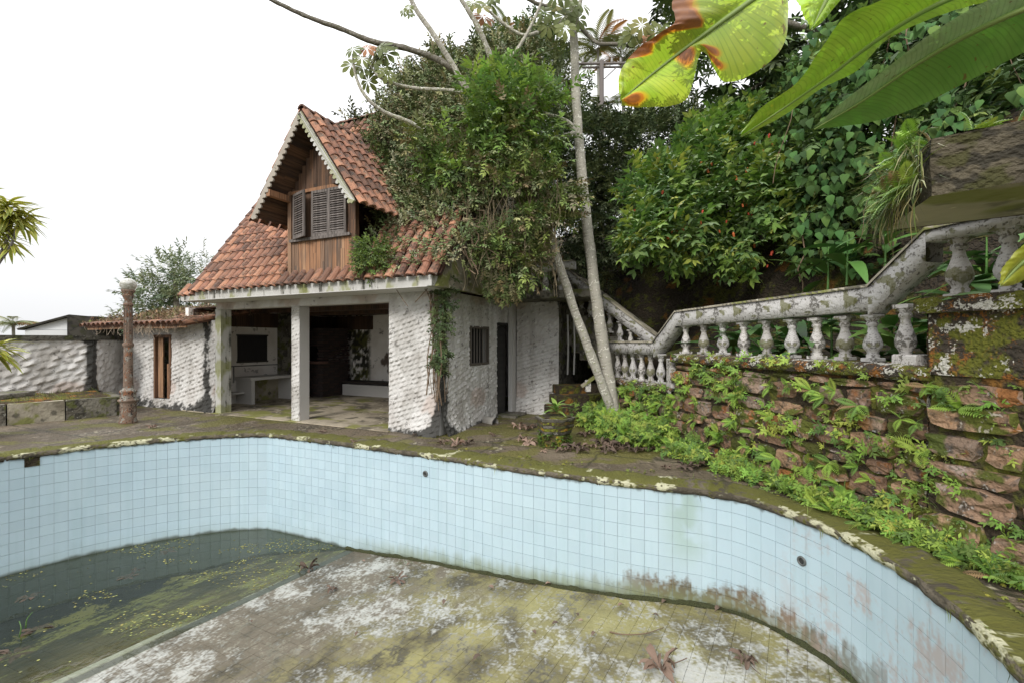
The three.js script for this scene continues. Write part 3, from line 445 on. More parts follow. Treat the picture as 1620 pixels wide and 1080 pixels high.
  M('ridge_tiles', join([...Array(8)].map((_, j) => tileG[j % 3].clone().applyMatrix4(new THREE.Matrix4().makeBasis(V(1, 0, 0), V(0, 0, -1), V(0, 1, 0)).setPosition(V(GT, GY + .035, O1 - .18 - j * .28))))), tiles[3], groof, 'stuff');
  for (const sgn of [-1, 1]) {                               // scalloped barge boards
    const n = 19, S = new THREE.Shape(); S.moveTo(0, .03); S.lineTo(GL + .02, .03); S.lineTo(GL + .02, -.045); for (let i = n; i > 0; i--) { const a = i * GL / n, b = (i - 1) * GL / n; S.bezierCurveTo(a, -.125, b + (a - b) * .4, -.125, b + (a - b) * .3, -.06); S.lineTo(b, -.045); } S.closePath();
    const g = buv(new THREE.ExtrudeGeometry(S, { depth: .03, bevelEnabled: false, curveSegments: 5 })); g.rotateZ(be); if (sgn > 0) g.scale(-1, 1, 1);
    if (sgn > 0) { const ix = g.attributes.position.array; for (let i = 0; i < ix.length; i += 9) for (let k = 0; k < 3; k++) [ix[i + k], ix[i + 6 + k]] = [ix[i + 6 + k], ix[i + k]]; g.computeVertexNormals(); }
    const bb = M('barge_board', g, sgn < 0 ? std([.62, .57, .5], .9, { map: rep(stuccoTex, .8) }) : mat.fascia, groof); bb.position.set(GT + sgn * (HW + .02), GE - .06, O1);
  }
}

// ---------------------------------------------------------------- low annex beside the house
{
  const A = thing('annex', 'low white stucco annex with tiled lean-to roof and narrow wooden door', 'outbuilding', V(-6.64, 0, -10.3), -.430);
  const st = (u0) => (u, v, s) => { const t = u0 + u; return mild(sm(.5, .05, v + .25 * (fbm(t * 3, 4, 3) - .5)) * .62 + sm(.35, .0, Math.abs(t + .45)) * .62 + sm(1.85, 2.1, v) * .25, s, v); };
  const fl = (u, v) => .10 * Math.exp(-v / .22) * (.5 + fbm(u * 3, v * 2, 2));
  const p = (a, b, y0, y1) => stucco('front_wall', A, [a, 0, -.02], [1, 0, 0], [0, 0, 1], b - a, y1 - y0, { v0: y0, res: .018, cw: .13, ch: .1, amp: .03, flare: fl, stain: st(a) });
  p(-3.95, -2.53, 0, 2.1); p(-2.53, -1.83, 0, .22); p(-2.53, -1.83, 1.78, 2.1); p(-1.83, -.1, 0, 2.1);
  M('wall_core', join([bx(1.4, 2.05, .12, -3.23, 1.03, -.09), bx(1.5, 2.05, .12, -1.07, 1.03, -.09), bx(.7, .2, .12, -2.18, .1, -.09), bx(.7, .25, .12, -2.18, 1.92, -.09)].map(g => buv(g))), mat.plain, A);
  M('side_wall', buv(bx(.14, 2.3, 2.4, -3.9, 1.15, -1.3)), mat.conc, A); M('back_wall', buv(bx(3.8, 2.4, .12, -2.1, 1.2, -2.5)), mat.conc, A);
  const d = new THREE.Group(); d.name = 'door'; A.add(d);
  M('frame', join([cbx(.07, 1.56, .1, -2.5, 1.0, -.04), cbx(.07, 1.56, .1, -1.86, 1.0, -.04), cbx(.7, .07, .1, -2.18, 1.75, -.04)].map(g => buv(g))), planksOld[1], d);
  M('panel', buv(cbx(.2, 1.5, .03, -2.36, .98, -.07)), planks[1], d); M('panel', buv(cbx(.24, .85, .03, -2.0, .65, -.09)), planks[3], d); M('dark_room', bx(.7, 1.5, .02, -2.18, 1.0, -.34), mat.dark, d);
  // lean-to roof of old tiles under dry creeper
  const r = M('roof', buv(new THREE.BoxGeometry(4.4, .05, 2.5).rotateX(.22).translate(-2.5, 2.27, -.75)), std([.3, .26, .24], .9, { map: terraTex }), A);
  const g = lathe([[.09, 0], [.082, .4]], 10), hg = new THREE.CylinderGeometry(.078, .092, .46, 7, 1, true, -Math.PI / 2, Math.PI).rotateX(-Math.PI / 2 + 0).rotateX(.22);
  const tg = buv(hg); for (let i = 0; i < 21; i++) for (let j = 0; j < 5; j++) { const m = M('tile', tg, tiles[(i * 3 + j * 2) % 5], r); m.position.set(-4.62 + i * .212 + (rnd2(i, j) - .5) * .02, 2.045 + j * .092 + (rnd2(j, i) - .5) * .012, .36 - j * .42); m.rotation.y = (rnd2(i, j + 9) - .5) * .08; }
  for (let i = 0; i < 12; i++) M('fascia_board', buv(cbx(.34, .12, .03, -4.5 + i * .352, 1.985 + (rnd2(i, 3) - .5) * .03, .42)), planks[(i * 3) % 4], A);
}
// ---------------------------------------------------------------- garden wall on the left with its bed
{
  const W = thing('boundary_wall', 'white garden wall of big overlapping stucco scallops under a black coping', 'wall');
  const add = (a, b, h, dark) => {
    const U = V(b[0] - a[0], 0, -(b[1] - a[1])), L = U.length(); U.normalize(); const N = V(-U.z, 0, U.x).multiplyScalar(-1); if (N.x * (a[0] + b[0]) - N.z * (a[1] + b[1]) > 0) N.multiplyScalar(-1);
    stucco('stucco_face', W, [a[0], 0, -a[1]], U.toArray(), N.toArray(), L, h, { res: .026, cw: .22, ch: .15, amp: .042, stain: (u, v, s) => { const e = dark ? u : L - u; return mild(sm(.26, .0, e) * .85 + sm(.7, .1, v - .15) * sm(1.1, 0, e) * .75 + sm(h - .12, h, v) * .45, s, v); } });
    const c = M('coping', buv(cbx(L + .1, .1, .26, 0, 0, 0, .02)), std([.42, .42, .40], .95, { map: rep(concTex, .5), bumpMap: rep(N2, .8), bumpScale: .02 }), W); c.position.set((a[0] + b[0]) / 2 - N.x * .06, h + .045, -(a[1] + b[1]) / 2 - N.z * .06); c.rotation.y = Math.atan2(-U.z, U.x);
    const k = M('wall_core', buv(bx(L, h, .12)), mat.plain, W); k.position.set((a[0] + b[0]) / 2 - N.x * .075, h / 2, -(a[1] + b[1]) / 2 - N.z * .075); k.rotation.y = c.rotation.y;
  };
  add([-13.2, 7.2], [-9.9, 10.75], 1.66, false); add([-9.9, 10.75], [-10.25, 12.0], 1.66, true);
  const B = thing('raised_bed', 'raised planting bed with mossy concrete kerb before the scalloped wall', 'planter bed');
  const pts = [[-11.4, 7.0], [-9.82, 8.83], [-8.75, 10.06]];
  for (let i = 0; i < 2; i++) { const [a, b] = [pts[i], pts[i + 1]], L = Math.hypot(b[0] - a[0], b[1] - a[1]), n = 2; for (let k = 0; k < n; k++) { const f = (k + .5) / n, o = M('kerb_block', buv(cbx(L / n - .02, .42, .16, 0, .2, 0, .015), i + k), k ? mat.conc : mat.concPale, B); o.position.set(mix(a[0], b[0], f), 0, -mix(a[1], b[1], f)); o.rotation.y = Math.atan2(b[1] - a[1], b[0] - a[0]); } }
  const e = M('kerb_block', buv(cbx(1.5, .42, .16, 0, .2, 0, .015)), mat.conc, B); e.position.set(-9.3, 0, -10.55); e.rotation.y = Math.atan2(1.0, -1.15);
  M('soil', grid(40, 24, (u, v) => { const a = [mix(-13.2, -9.9, u), mix(7.2, 10.75, u)], b = [mix(-11.4, -8.8, u), mix(7.0, 10.1, u)]; const x = mix(a[0], b[0], v), d = mix(a[1], b[1], v); return [x, .34 + .1 * fbm(x * 2, d * 2, 4) + .1 * (1 - v), -d, x, d]; }), std([1.3, 1.15, .95], 1, { map: rep(mossTex, .5), bumpMap: rep(N2, 1.5), bumpScale: .03 }), B);
}
// ---------------------------------------------------------------- street lamp on the deck
{
  const L = thing('lamp_post', 'rusty iron lamp post with a cloudy glass globe on the pool deck', 'lamp post', V(-7.68, 0, -9.1));
  const rustTex = tex(512, 512, (u, v) => { const a = fbm(u * 6, v * 6, 5, 6), b = fbm(u * 26, v * 26, 4, 26); let k = mix3([.26, .18, .13], [.15, .105, .08], a); k = mix3(k, [.33, .13, .055], sm(.5, .62, b * .5 + a * .5)); k = mix3(k, [.30, .28, .24], sm(.56, .66, fbm(u * 9 + 3, v * 9, 4, 9))); return mix3(k, [.04, .035, .03], sm(.6, .7, b)); });
  const rust = std([1, 1, 1], .8, { map: rep(rustTex, 1.3), bumpMap: rep(N2, 3), bumpScale: .008 });
  M('base', lathe([[.0, -.02], [.155, -.02], [.155, .03], [.135, .06], [.13, .40], [.145, .42], [.165, .44], [.165, .47], [.13, .49], [.125, .60], [.14, .62], [.14, .645], [.1, .67], [.085, .70]], 28), rust, L);
  const sh = M('shaft', lathe([[.082, .68], [.072, 1.5], [.08, 1.52], [.092, 1.54], [.092, 1.58], [.07, 1.60], [.062, 2.30], [.068, 2.32], [.085, 2.335], [.085, 2.365], [.06, 2.39], [.06, 2.44], [.095, 2.52], [.095, 2.54], [.08, 2.56], [.11, 2.61], [.115, 2.645], [.07, 2.65]], 28), rust, L);
  for (let i = 0; i < 10; i++) M('flute', new THREE.CylinderGeometry(.006, .008, .66, 5).rotateX(0).translate(Math.cos(i * .628) * .067, 1.95, Math.sin(i * .628) * .067), rust, sh);
  const globe = tex(512, 256, (u, v) => mix3([.75, .75, .71], [.40, .39, .32], sm(.42, .62, fbm(u * 10, v * 6, 5, 10) * .7 + .3 * fbm(u * 30, v * 30, 3, 30))));
  M('globe', new THREE.SphereGeometry(.142, 32, 20).scale(1, .9, 1).translate(0, 2.75, 0), new THREE.MeshPhysicalMaterial({ map: globe, roughness: .35, transmission: .25, thickness: 0, side: THREE.DoubleSide }), L);
}
{
  const T = thing('concrete_table', 'weathered concrete table with a thick slab top at the left edge', 'table', V(-8.95, 0, -7.75), .2);
  M('top', buv(cbx(1.0, .09, .7, -.05, .70, 0, .015)), mat.conc, T); M('leg', buv(cbx(.2, .66, .4, -.1, .33, 0, .015)), mat.concPale, T); M('leg', buv(cbx(.16, .66, .16, .17, .33, .22, .015)), mat.concPale, T);
}
// ---------------------------------------------------------------- inside the open room
{
  const th = (n, l, c) => thing(n, l, c, V(-6.64, 0, -10.3), -.430);
  const C = th('white_counter', 'white masonry counter with a slab top and shelf in the open room', 'counter');
  M('top', buv(cbx(.62, .08, 1.35, -.88, .66, -1.85)), mat.plain, C); M('side_panel', buv(cbx(.6, .63, .09, -.88, .315, -1.25)), mat.plain, C); M('side_panel', buv(cbx(.6, .63, .09, -.88, .315, -2.47)), mat.plain, C); M('back_panel', buv(bx(.03, .6, 1.2, -1.16, .3, -1.85)), mat.concPale, C); M('shelf', buv(cbx(.3, .05, .5, -1.0, .3, -.98)), mat.plain, C);
  const B = th('brick_barbecue', 'dark brick barbecue and chimney breast in the back corner', 'barbecue');
  const brickM = [[.05, .035, .032], [.04, .03, .029], [.06, .038, .033]].map(c => std(c, .9, { bumpMap: rep(N2, 3), bumpScale: .004 }));
  M('core', join([bx(.98, 1.0, 1.0, -.66, .5, -3.6), bx(.98, .5, .95, -.66, 1.75, -3.6), bx(.2, .6, .95, -1.05, 1.25, -3.6)].map(g => buv(g))), std([.03, .027, .025], 1), B);
  const bl = [[], [], []]; for (let j = 0; j < 26; j++) for (let i = 0; i < 5; i++) { const y = .05 + j * .077; if (y > 1.02 && y < 1.5 && i > 0 && i < 4) continue; bl[(i + j * 2) % 3].push(cbx(.19, .062, .03, -1.06 + i * .2 + (j & 1 ? .05 : 0), y, -3.09, .004)); } 
  for (let j = 0; j < 26; j++) for (let i = 0; i < 5; i++) bl[(i * 2 + j) % 3].push(cbx(.03, .062, .19, -.16, .05 + j * .077, -3.2 - i * .2 - (j & 1 ? .05 : 0), .004));
  bl.forEach((l, i) => M('bricks', join(l.map(g => buv(g))), brickM[i], B, 'stuff'));
  M('hearth_slab', buv(cbx(1.1, .07, .3, -.6, 1.02, -3.05)), std([.13, .07, .055], .8), B);
  const S = th('wall_bench', 'long white masonry bench with dark seat along the back wall', 'bench');
  M('base', buv(cbx(4.6, .34, .45, 2.2, .17, -4.03)), mat.plain, S); M('seat', buv(cbx(4.6, .06, .5, 2.2, .41, -4.02)), std([.03, .022, .018], .8), S);
}
// ---------------------------------------------------------------- retaining wall on the right
const wx = (d) => 3.47 - .262 * (d - 3.33);
const Wd = V(.2535, 0, .967), Wn = V(-.967, 0, .2535), W0 = V(wx(7.0), 0, -7.0);
const onWall = (x, y, z = 0) => W0.clone().addScaledVector(Wd, x).addScaledVector(Wn, z).setY(y);   // x: metres from the far corner towards the camera
const XP = (7.0 - 3.62) / .967;
{
  const T = thing('retaining_wall', 'mossy rubble stone retaining wall overgrown with ferns beside the pool', 'wall', W0.clone(), -1.3145);
  const r = RNG(31);
  const back = (x0, x1, y1, z) => grid(Math.ceil((x1 - x0) / .06), Math.ceil(y1 / .06), (u, v) => { const x = mix(x0, x1, u), y = v * y1; return [x, y, z + .05 * (fbm(x * 6, y * 6, 4) - .5) + .04 * (1 - v), x, y]; });
  M('bedding', back(0, XP, 1.36, -.01), mat.moss, T); M('bedding', back(-2.3, .0, .86, -.01), mat.moss, T); M('bedding', back(XP - .02, XP + 1.6, 1.84, .045), mat.moss, T);
  M('core', join([bx(XP + 2, 1.34, .3, XP / 2 + .9, .67, -.2), bx(1.7, 1.8, .34, XP + .83, .9, -.15), bx(2.3, .84, .3, -1.15, .42, -.2)].map(g => buv(g))), mat.moss, T);
  const stone = (w, h) => {
    const n = 11, P = [], ring = []; for (let i = 0; i < n; i++) { const a = i / n * 6.283 + .2, c = Math.cos(a), s = Math.sin(a), q = 1 / Math.pow(Math.pow(Math.abs(c), 8) + Math.pow(Math.abs(s), 8), 1 / 8); ring.push([c * q * w / 2 * rr(.82, 1.02, r), s * q * h / 2 * rr(.78, 1.02, r)]); }
    const z1 = rr(.02, .05, r), tri = []; const c0 = [rr(-.1, .1, r) * w, rr(-.1, .1, r) * h, z1 + .002];
    const pt = (k, f, z) => { const a = ring[(k + n) % n]; return [a[0] * f, a[1] * f, z]; }, zz = ring.map(() => z1 + rr(-.025, .015, r));
    for (let i = 0; i < n; i++) { const j = (i + 1) % n; tri.push(c0, pt(i, .9, zz[i]), pt(j, .9, zz[j]), pt(i, .9, zz[i]), pt(i, 1, z1 - .035), pt(j, 1, z1 - .035), pt(i, .9, zz[i]), pt(j, 1, z1 - .035), pt(j, .9, zz[j]), pt(i, 1, z1 - .035), pt(i, 1, -.03), pt(j, 1, -.03), pt(i, 1, z1 - .035), pt(j, 1, -.03), pt(j, 1, z1 - .035)); }
    const g = new THREE.BufferGeometry(); g.setAttribute('position', new THREE.Float32BufferAttribute(tri.flat(), 3)); g.computeVertexNormals(); return buv(g, r() * 3, r() * 3);
  };
  const stM = [[.95, .95, .95], [.7, .66, .64], [1.1, 1.08, 1.0], [.85, .95, 1.05]].map(c => std(c, .9, { map: rep(stoneTex, .7), bumpMap: rep(N2, 1.4), bumpScale: .016 }));
  const course = (x0, x1, y0, y1, z, big) => { for (let y = y0; y < y1 - .05;) { const h = Math.min(rr(.13, .24, r) * big, y1 - y); for (let x = x0 + rr(-.1, .05, r); x < x1 - .05;) { let w = rr(.2, .52, r) * big; if (x + w > x1) w = x1 - x + .02; if (w > .08) { const m = M('stone', stone(w - .012, h - .01), stM[Math.floor(r() * 4)], T); m.position.set(x + w / 2, y + h / 2 + rr(-.015, .015, r), z + .008 + .03 * (1 - y)); m.rotation.z = rr(-.06, .06, r); } x += w; } y += h; } };
  course(0, XP - .02, .02, 1.28, 0, 1); course(-2.3, 0, .02, .8, 0, 1); course(XP, XP + 1.4, .02, 1.35, .055, 1.25);
  M('ledge', buv(grid(70, 6, (u, v) => { const x = mix(-.02, XP, u), q = [[.02, 1.30], [.075, 1.31], [.085, 1.37], [.06, 1.42], [-.05, 1.44], [-.2, 1.435], [-.36, 1.4]][Math.round(v * 6)], n = fbm(x * 7, v * 9, 3) - .5; return [x, q[1] + n * .03, q[0] + n * .04, x, v * .5]; })), mat.ledge, T);
  M('ledge', buv(grid(50, 6, (u, v) => { const x = mix(-2.3, .02, u), q = [[.02, .80], [.075, .81], [.085, .85], [.06, .90], [-.05, .92], [-.2, .915], [-.36, .9]][Math.round(v * 6)], n = fbm(x * 7 + 50, v * 9, 3) - .5; return [x, q[1] + n * .03, q[0] + n * .04, x, v * .5]; })), mat.ledge, T);
  M('plaster_band', buv(grid(50, 16, (u, v) => { const x = mix(XP - .03, XP + 1.55, u), y = mix(1.36, 1.86, v); return [x, y, .065 + .03 * (fbm(x * 8, y * 8, 4) - .5), x, y]; })), mat.lichen, T);
  M('pier_side', buv(grid(6, 30, (u, v) => { const z = mix(-.3, .07, u), y = v * 1.86; return [XP - .035 + .02 * (fbm(z * 9, y * 8, 3) - .5), y, z, z, y]; })), mat.lichen, T);
  M('pier_cap', buv(cbx(1.7, .12, .5, XP + .77, 1.90, -.1, .015)), mat.ledge, T);
}
// ---------------------------------------------------------------- balustrades
const balG = (() => { const g = lathe([[.0, .0], [.062, 0], [.062, .03], [.05, .045], [.055, .06], [.042, .075], [.05, .095], [.072, .125], [.078, .16], [.07, .20], [.05, .255], [.036, .30], [.034, .33], [.048, .345], [.048, .365], [.038, .38], [.058, .40], [.06, .43], [0, .43]], 14); return join([buv(g), buv(cbx(.13, .035, .13, 0, .018, 0, .006)), buv(cbx(.13, .03, .13, 0, .425, 0, .006))]); })();
const balM = [1, 1, 1].map((_, i) => std([[1.1, 1.08, 1.06], [.8, .78, .76], [1, 1, 1]][i], .88, { map: (() => { const t = rep(paintTex, 1.4); t.offset.set(i * .37, i * .21); return t; })(), bumpMap: rep(N2, 2), bumpScale: .005 }));
function railing(T, pts, w, hs, n0 = 0) {                          // a deep rail of rectangular section through points, its cap, one mesh per straight run
  for (let i = 0; i < pts.length - 1; i++) {
    const a = pts[i], b = pts[i + 1], u = b.clone().sub(a).setY(0).normalize(), s = V(-u.z, 0, u.x), h = hs[i], nu = Math.max(4, Math.round(a.distanceTo(b) / .07));
    const prof = [[-w / 2, 0], [-w / 2, -h * .5], [-w / 2, -h], [0, -h - .0], [w / 2, -h], [w / 2, -h * .5], [w / 2, 0], [0, 0], [-w / 2, 0]];
    M('rail', buv(grid(nu, 8, (f, v) => { const q = prof[Math.round(v * 8)], p = a.clone().lerp(b, f), n = (fbm(p.x * 6 + p.z * 5, p.y * 6 + v * 3, 3) - .5) * .018; p.addScaledVector(s, q[0] + Math.sign(q[0]) * n); return [p.x, p.y + q[1], p.z, 0, 0]; }), i * .3, n0), balM[2], T);
    M('rail_cap', buv(grid(nu, 4, (f, v) => { const q = [[-w / 2 - .02, -.004], [-w / 2 - .02, .022], [0, .03], [w / 2 + .02, .022], [w / 2 + .02, -.004]][Math.round(v * 4)], p = a.clone().lerp(b, f); p.addScaledVector(s, q[0]); return [p.x, p.y + q[1], p.z, 0, 0]; })), mat.concPale, T);
  }
  const e = (p, q, h) => { const u = q.clone().sub(p).setY(0).normalize(), m = M('rail_end', buv(bx(w, h, .02)), balM[2], T); m.position.set(p.x, p.y - h / 2, p.z); m.rotation.y = Math.atan2(u.x, u.z); };
  e(pts[0], pts[1], hs[0]); e(pts[pts.length - 1], pts[pts.length - 2], hs[hs.length - 1]);
}
let nb = 0;
const baluster = (T, p, s = 1, sy = 1) => { const m = M('baluster', balG, balM[nb++ % 3], T); m.position.copy(p); m.rotation.y = -1.3145 + rr(-.1, .1); m.scale.set(s, s * sy, s); m.rotation.z = rr(-.02, .02); };
{
  const T = thing('stone_balustrade', 'peeling white balustrade with urn shaped balusters along the retaining wall', 'balustrade');
  const dx = (d) => (7.0 - d) / .967, pt = (d, y) => onWall(dx(d), y, -.12);
  railing(T, [pt(9.2, 1.60), pt(7.62, 1.60), pt(7.02, 2.07), pt(4.17, 2.12), pt(3.72, 2.53), pt(1.9, 2.56)], .2, [.2, .24, .22, .26, .1]);
  for (let i = 0; i < 6; i++) baluster(T, onWall(dx(9.0 - i * .29), .91, -.12), .98, 1.17);
  for (const d of [6.9, 6.5, 6.12, 5.75, 5.4, 5.06, 4.76, 4.46, 4.2, 3.93]) baluster(T, onWall(dx(d), 1.435, -.12), 1, d < 4 ? 1.15 : .98);
  for (const d of [3.55, 3.26, 2.97, 2.68, 2.4]) baluster(T, onWall(dx(d), 1.955, -.12), 1.12, 1.02);
  M('foot_post', buv(cbx(.2, .5, .2, 0, 0, 0, .01)), balM[0], T).position.copy(onWall(dx(7.14), 1.1, -.1));
  M('foot_block', buv(cbx(.22, .1, .24, 0, 0, 0, .015)), balM[0], T).position.copy(onWall(dx(3.85), 1.46, -.12));
}
// overhanging concrete planter box above the pier
{
  const T = thing('concrete_planter', 'massive dark concrete planter box overhanging the balustrade, streaked and mossy', 'planter');
  const A = [2.90, 3.54], B = [2.47, 2.68], C = [5.1, .45], D = [5.6, 1.35], y0 = 2.475, y1 = 2.81;
  const face = (a, b, ya, yb, n = 40) => grid(n, 10, (u, v) => { const x = mix(a[0], b[0], u), d = mix(a[1], b[1], u), y = mix(ya, yb, v), k = .02 * (fbm(x * 6 + d * 5, y * 9, 4) - .5); return [x + k, y + (v > .9 ? k : 0), -d + k, u * 3, y]; });
  const slabM = std([.5, .45, .36], .95, { map: rep(concTex, .9), bumpMap: rep(N2, 1.4), bumpScale: .02 });
  M('front_face', buv(face(B, C, y0, y1)), slabM, T); M('end_face', buv(face(A, B, y0, y1)), slabM, T); M('back_face', face(D, A, y0, y1), slabM, T);
  M('underside', grid(20, 10, (u, v) => { const x = mix(mix(A[0], D[0], u), mix(B[0], C[0], u), v), d = mix(mix(A[1], D[1], u), mix(B[1], C[1], u), v); return [x, y0 + .004, -d, x, d]; }), std([2.5, 2.45, 2.2], .7, { map: rep(concTex, .22), bumpMap: rep(N2, .8), bumpScale: .004 }), T);
  M('soil', grid(20, 10, (u, v) => { const x = mix(mix(A[0], D[0], u), mix(B[0], C[0], u), v), d = mix(mix(A[1], D[1], u), mix(B[1], C[1], u), v); return [x, y1 - .03 + .05 * fbm(x * 5, d * 5, 3), -d, x, d]; }), mat.moss, T);
}
// ---------------------------------------------------------------- stair from the terrace
{
  const T = thing('stair_balustrade', 'mossy white balustrade sloping down beside the garden stair from the terrace', 'balustrade');
  const a = V(1.30, 3.30, -10.5), b = V(2.86, 1.70, -8.85); railing(T, [a, b], .18, [.26]);
  for (let i = 0; i < 9; i++) { const p = a.clone().lerp(b, (i + .5) / 9); baluster(T, p.setY(p.y - .70), .92, 1.03); }
  const S = thing('garden_stair', 'mossy masonry stair climbing from the deck to the terrace', 'stair');
  for (let i = 0; i < 10; i++) { const p = b.clone().lerp(a, (i + .5) / 10), m = M('step', buv(cbx(.9, 1.0, .30, 0, 0, 0, .02), i * .3), mat.conc, S); m.position.set(p.x + .25, p.y - 1.2, p.z - .3); m.rotation.y = .78; }
  M('stringer', buv(grid(30, 8, (u, v) => { const p = a.clone().lerp(b, u); return [p.x, p.y - .70 - v * (.3 + .5 * u), p.z + .02 * (fbm(u * 20, v * 8, 3) - .5), u * 2, v]; })), mat.moss, S);
  const bs = [[1.15, 0, 8.9], [1.32, .17, 9.25], [1.45, .34, 9.6], [1.55, .51, 9.95]]; bs.forEach(([x, y, d], i) => { const m = M('bottom_step', buv(cbx(1.25, .19, .45, 0, .085, 0, .02), i), mat.moss, S); m.position.set(x, y, -d); m.rotation.y = .25; });
  const P = thing('terrace_balustrade', 'broken white balusters and rail half hidden by creeper on the terrace', 'balustrade');
  for (let i = 0; i < 5; i++) baluster(P, toWorld(6.0 + i * .32, 2.675, -2.45), 1, 1); railing(P, [toWorld(5.8, 3.26, -2.45), toWorld(7.6, 3.26, -2.45)], .16, [.16]); M('pier', buv(cbx(.3, .55, .3, 0, 0, 0, .02)), balM[1], P).position.copy(toWorld(5.75, 2.95, -2.5));
  for (const [i, x] of [[0, 898], [1, 908]]) single('drain_pipe', tube([px(x, 498, 10.2), px(x + 1, 545, 10.2), px(x, 592, 10.2)], .022, 8), std([.45, .44, .42], .6), i ? 'right hand of two thin white pipes under the terrace' : 'left hand of two thin white pipes under the terrace', 'pipe');
  const Hs = thing('short_handrail', 'short sloping handrail on a stub post in front of the cecropia trunks', 'handrail', px(935, 600, 8.9)); M('rail', buv(cbx(.46, .05, .14).rotateZ(.62)), mat.concPale, Hs); M('post', buv(cbx(.1, .22, .1, -.06, -.12, 0)), balM[0], Hs);
}

// ---------------------------------------------------------------- leaves
function leafGeo(len, wid, { n = 3, fold = .25, droop = .3, tip = 1.3, wave = 0 } = {}) {   // along +z, face up
  const P = [], U = [], I = [];
  for (let i = 0; i <= n; i++) { const t = i / n, w = wid / 2 * Math.pow(Math.sin(Math.PI * Math.pow(clamp(t, .02, .985), 1 / tip)), .8), z = len * t, y = -droop * len * t * t; P.push(-w, y + fold * w + wave * Math.sin(i * 2.1), z, 0, y, z, w, y + fold * w + wave * Math.cos(i * 1.7), z); U.push(.5 - w / wid, t, .5, t, .5 + w / wid, t); if (i < n) { const a = i * 3; I.push(a, a + 4, a + 1, a, a + 3, a + 4, a + 1, a + 5, a + 2, a + 1, a + 4, a + 5); } }
  const g = new THREE.BufferGeometry(); g.setAttribute('position', new THREE.Float32BufferAttribute(P, 3)); g.setAttribute('uv', new THREE.Float32BufferAttribute(U, 2)); g.setIndex(I); g.computeVertexNormals(); return g;
}
function sprig(n, len, ll, lw, o = {}, r = RNG(n * 13 + 5)) {              // a twig along +z with leaves round it
  const l = [];
  for (let i = 0; i < n; i++) { const g = leafGeo(ll * rr(.75, 1.15, r), lw * rr(.8, 1.15, r), { n: 2, fold: .3, droop: .25, ...o }); g.rotateX(rr(-.5, .5, r)).rotateZ(rr(-.6, .6, r)).rotateY(rr(.5, 1.4, r) * (i & 1 ? 1 : -1)); g.translate(rr(-.01, .01, r), rr(-.01, .01, r), len * (i + .5) / n); l.push(g); }
  const t = leafGeo(ll, lw, { n: 2, ...o }); t.translate(0, 0, len); l.push(t); l.push(new THREE.CylinderGeometry(.0018, .003, len, 3, 1, true).rotateX(Math.PI / 2).translate(0, 0, len / 2));
  return join(l);
}
const dig = (n, rad, w, o = {}, r = RNG(n)) => { const l = []; for (let i = 0; i < n; i++) l.push(leafGeo(rad * rr(.8, 1.1, r), w, { n: 3, fold: .15, droop: .35, ...o }).translate(0, 0, rad * .06).rotateY(i / n * 6.283 + rr(-.1, .1, r))); return join(l); };
const tint = (c, v, r = R) => { const k = rr(1 - v, 1 + v, r), y = rr(-.12, .2, r); return lin(c[0] * k * (1 + y), c[1] * k, c[2] * k * (1 - y * .6)); };
// points in the outer part of lobes: [pixel x, pixel y, distance, radius in pixels, squash]
function lobes(list, n, r, { inner = .45, gap = .36, f = 1.6, out = .8, colors, s0 = .8, s1 = 1.25, sunk = 0 } = {}) {
  const L = list.map(([x, y, d, q, k = 1, dz = 1]) => ({ c: px(x, y, d), r: q * d / F, k, dz })), A = L.map(l => l.r * l.r), T = A.reduce((a, b) => a + b), res = [];
  for (let g = 0; res.length < n && g < n * 6; g++) {
    let q = r() * T, i = 0; while ((q -= A[i]) > 0 && i < L.length - 1) i++; const l = L[i];
    const z = rr(-1, 1, r), a = r() * 6.283, h = Math.sqrt(1 - z * z), dir = V(h * Math.cos(a), z, h * Math.sin(a)), m = l.r * (inner + (1 - inner) * Math.sqrt(r())) * (.82 + .5 * vn3(dir.x * 2.2 + i * 7, dir.y * 2.2, dir.z * 2.2));
    const p = V(l.c.x + dir.x * m, l.c.y + dir.y * m * l.k, l.c.z + dir.z * m * l.dz); if (vn3(p.x * f + 40, p.y * f + 40, p.z * f + 40) < gap) continue;
    const d2 = dir.clone().multiplyScalar(out).add(V(rr(-1, 1, r), rr(-.7, 1, r), rr(-1, 1, r)).multiplyScalar(.75));
    res.push({ p, q: aim(d2, V(rr(-.4, .4, r), 1, rr(-.4, .4, r)), rr(-.5, .5, r)), s: rr(s0, s1, r), c: tint(colors[Math.floor(r() * colors.length)], .28, r) });
  }
  return res;
}
const M1 = (rough, tr = .3) => new THREE.MeshPhysicalMaterial({ color: lin(1, 1, 1), roughness: rough, transmission: tr, thickness: 0, side: THREE.DoubleSide });
const glossy = new THREE.MeshStandardMaterial({ color: lin(1, 1, 1), roughness: .55, side: THREE.DoubleSide }), soft = M1(.95, .35), matte = new THREE.MeshStandardMaterial({ color: lin(1, 1, 1), roughness: .75, side: THREE.DoubleSide });
const limb = (name, parent, l, rad, m = mat.bark, seg = 8, n = 0, wob = .35) => M(name, tube(l.map(a => px(...a)), rad, seg, n || l.length * 7, wob), m, parent);

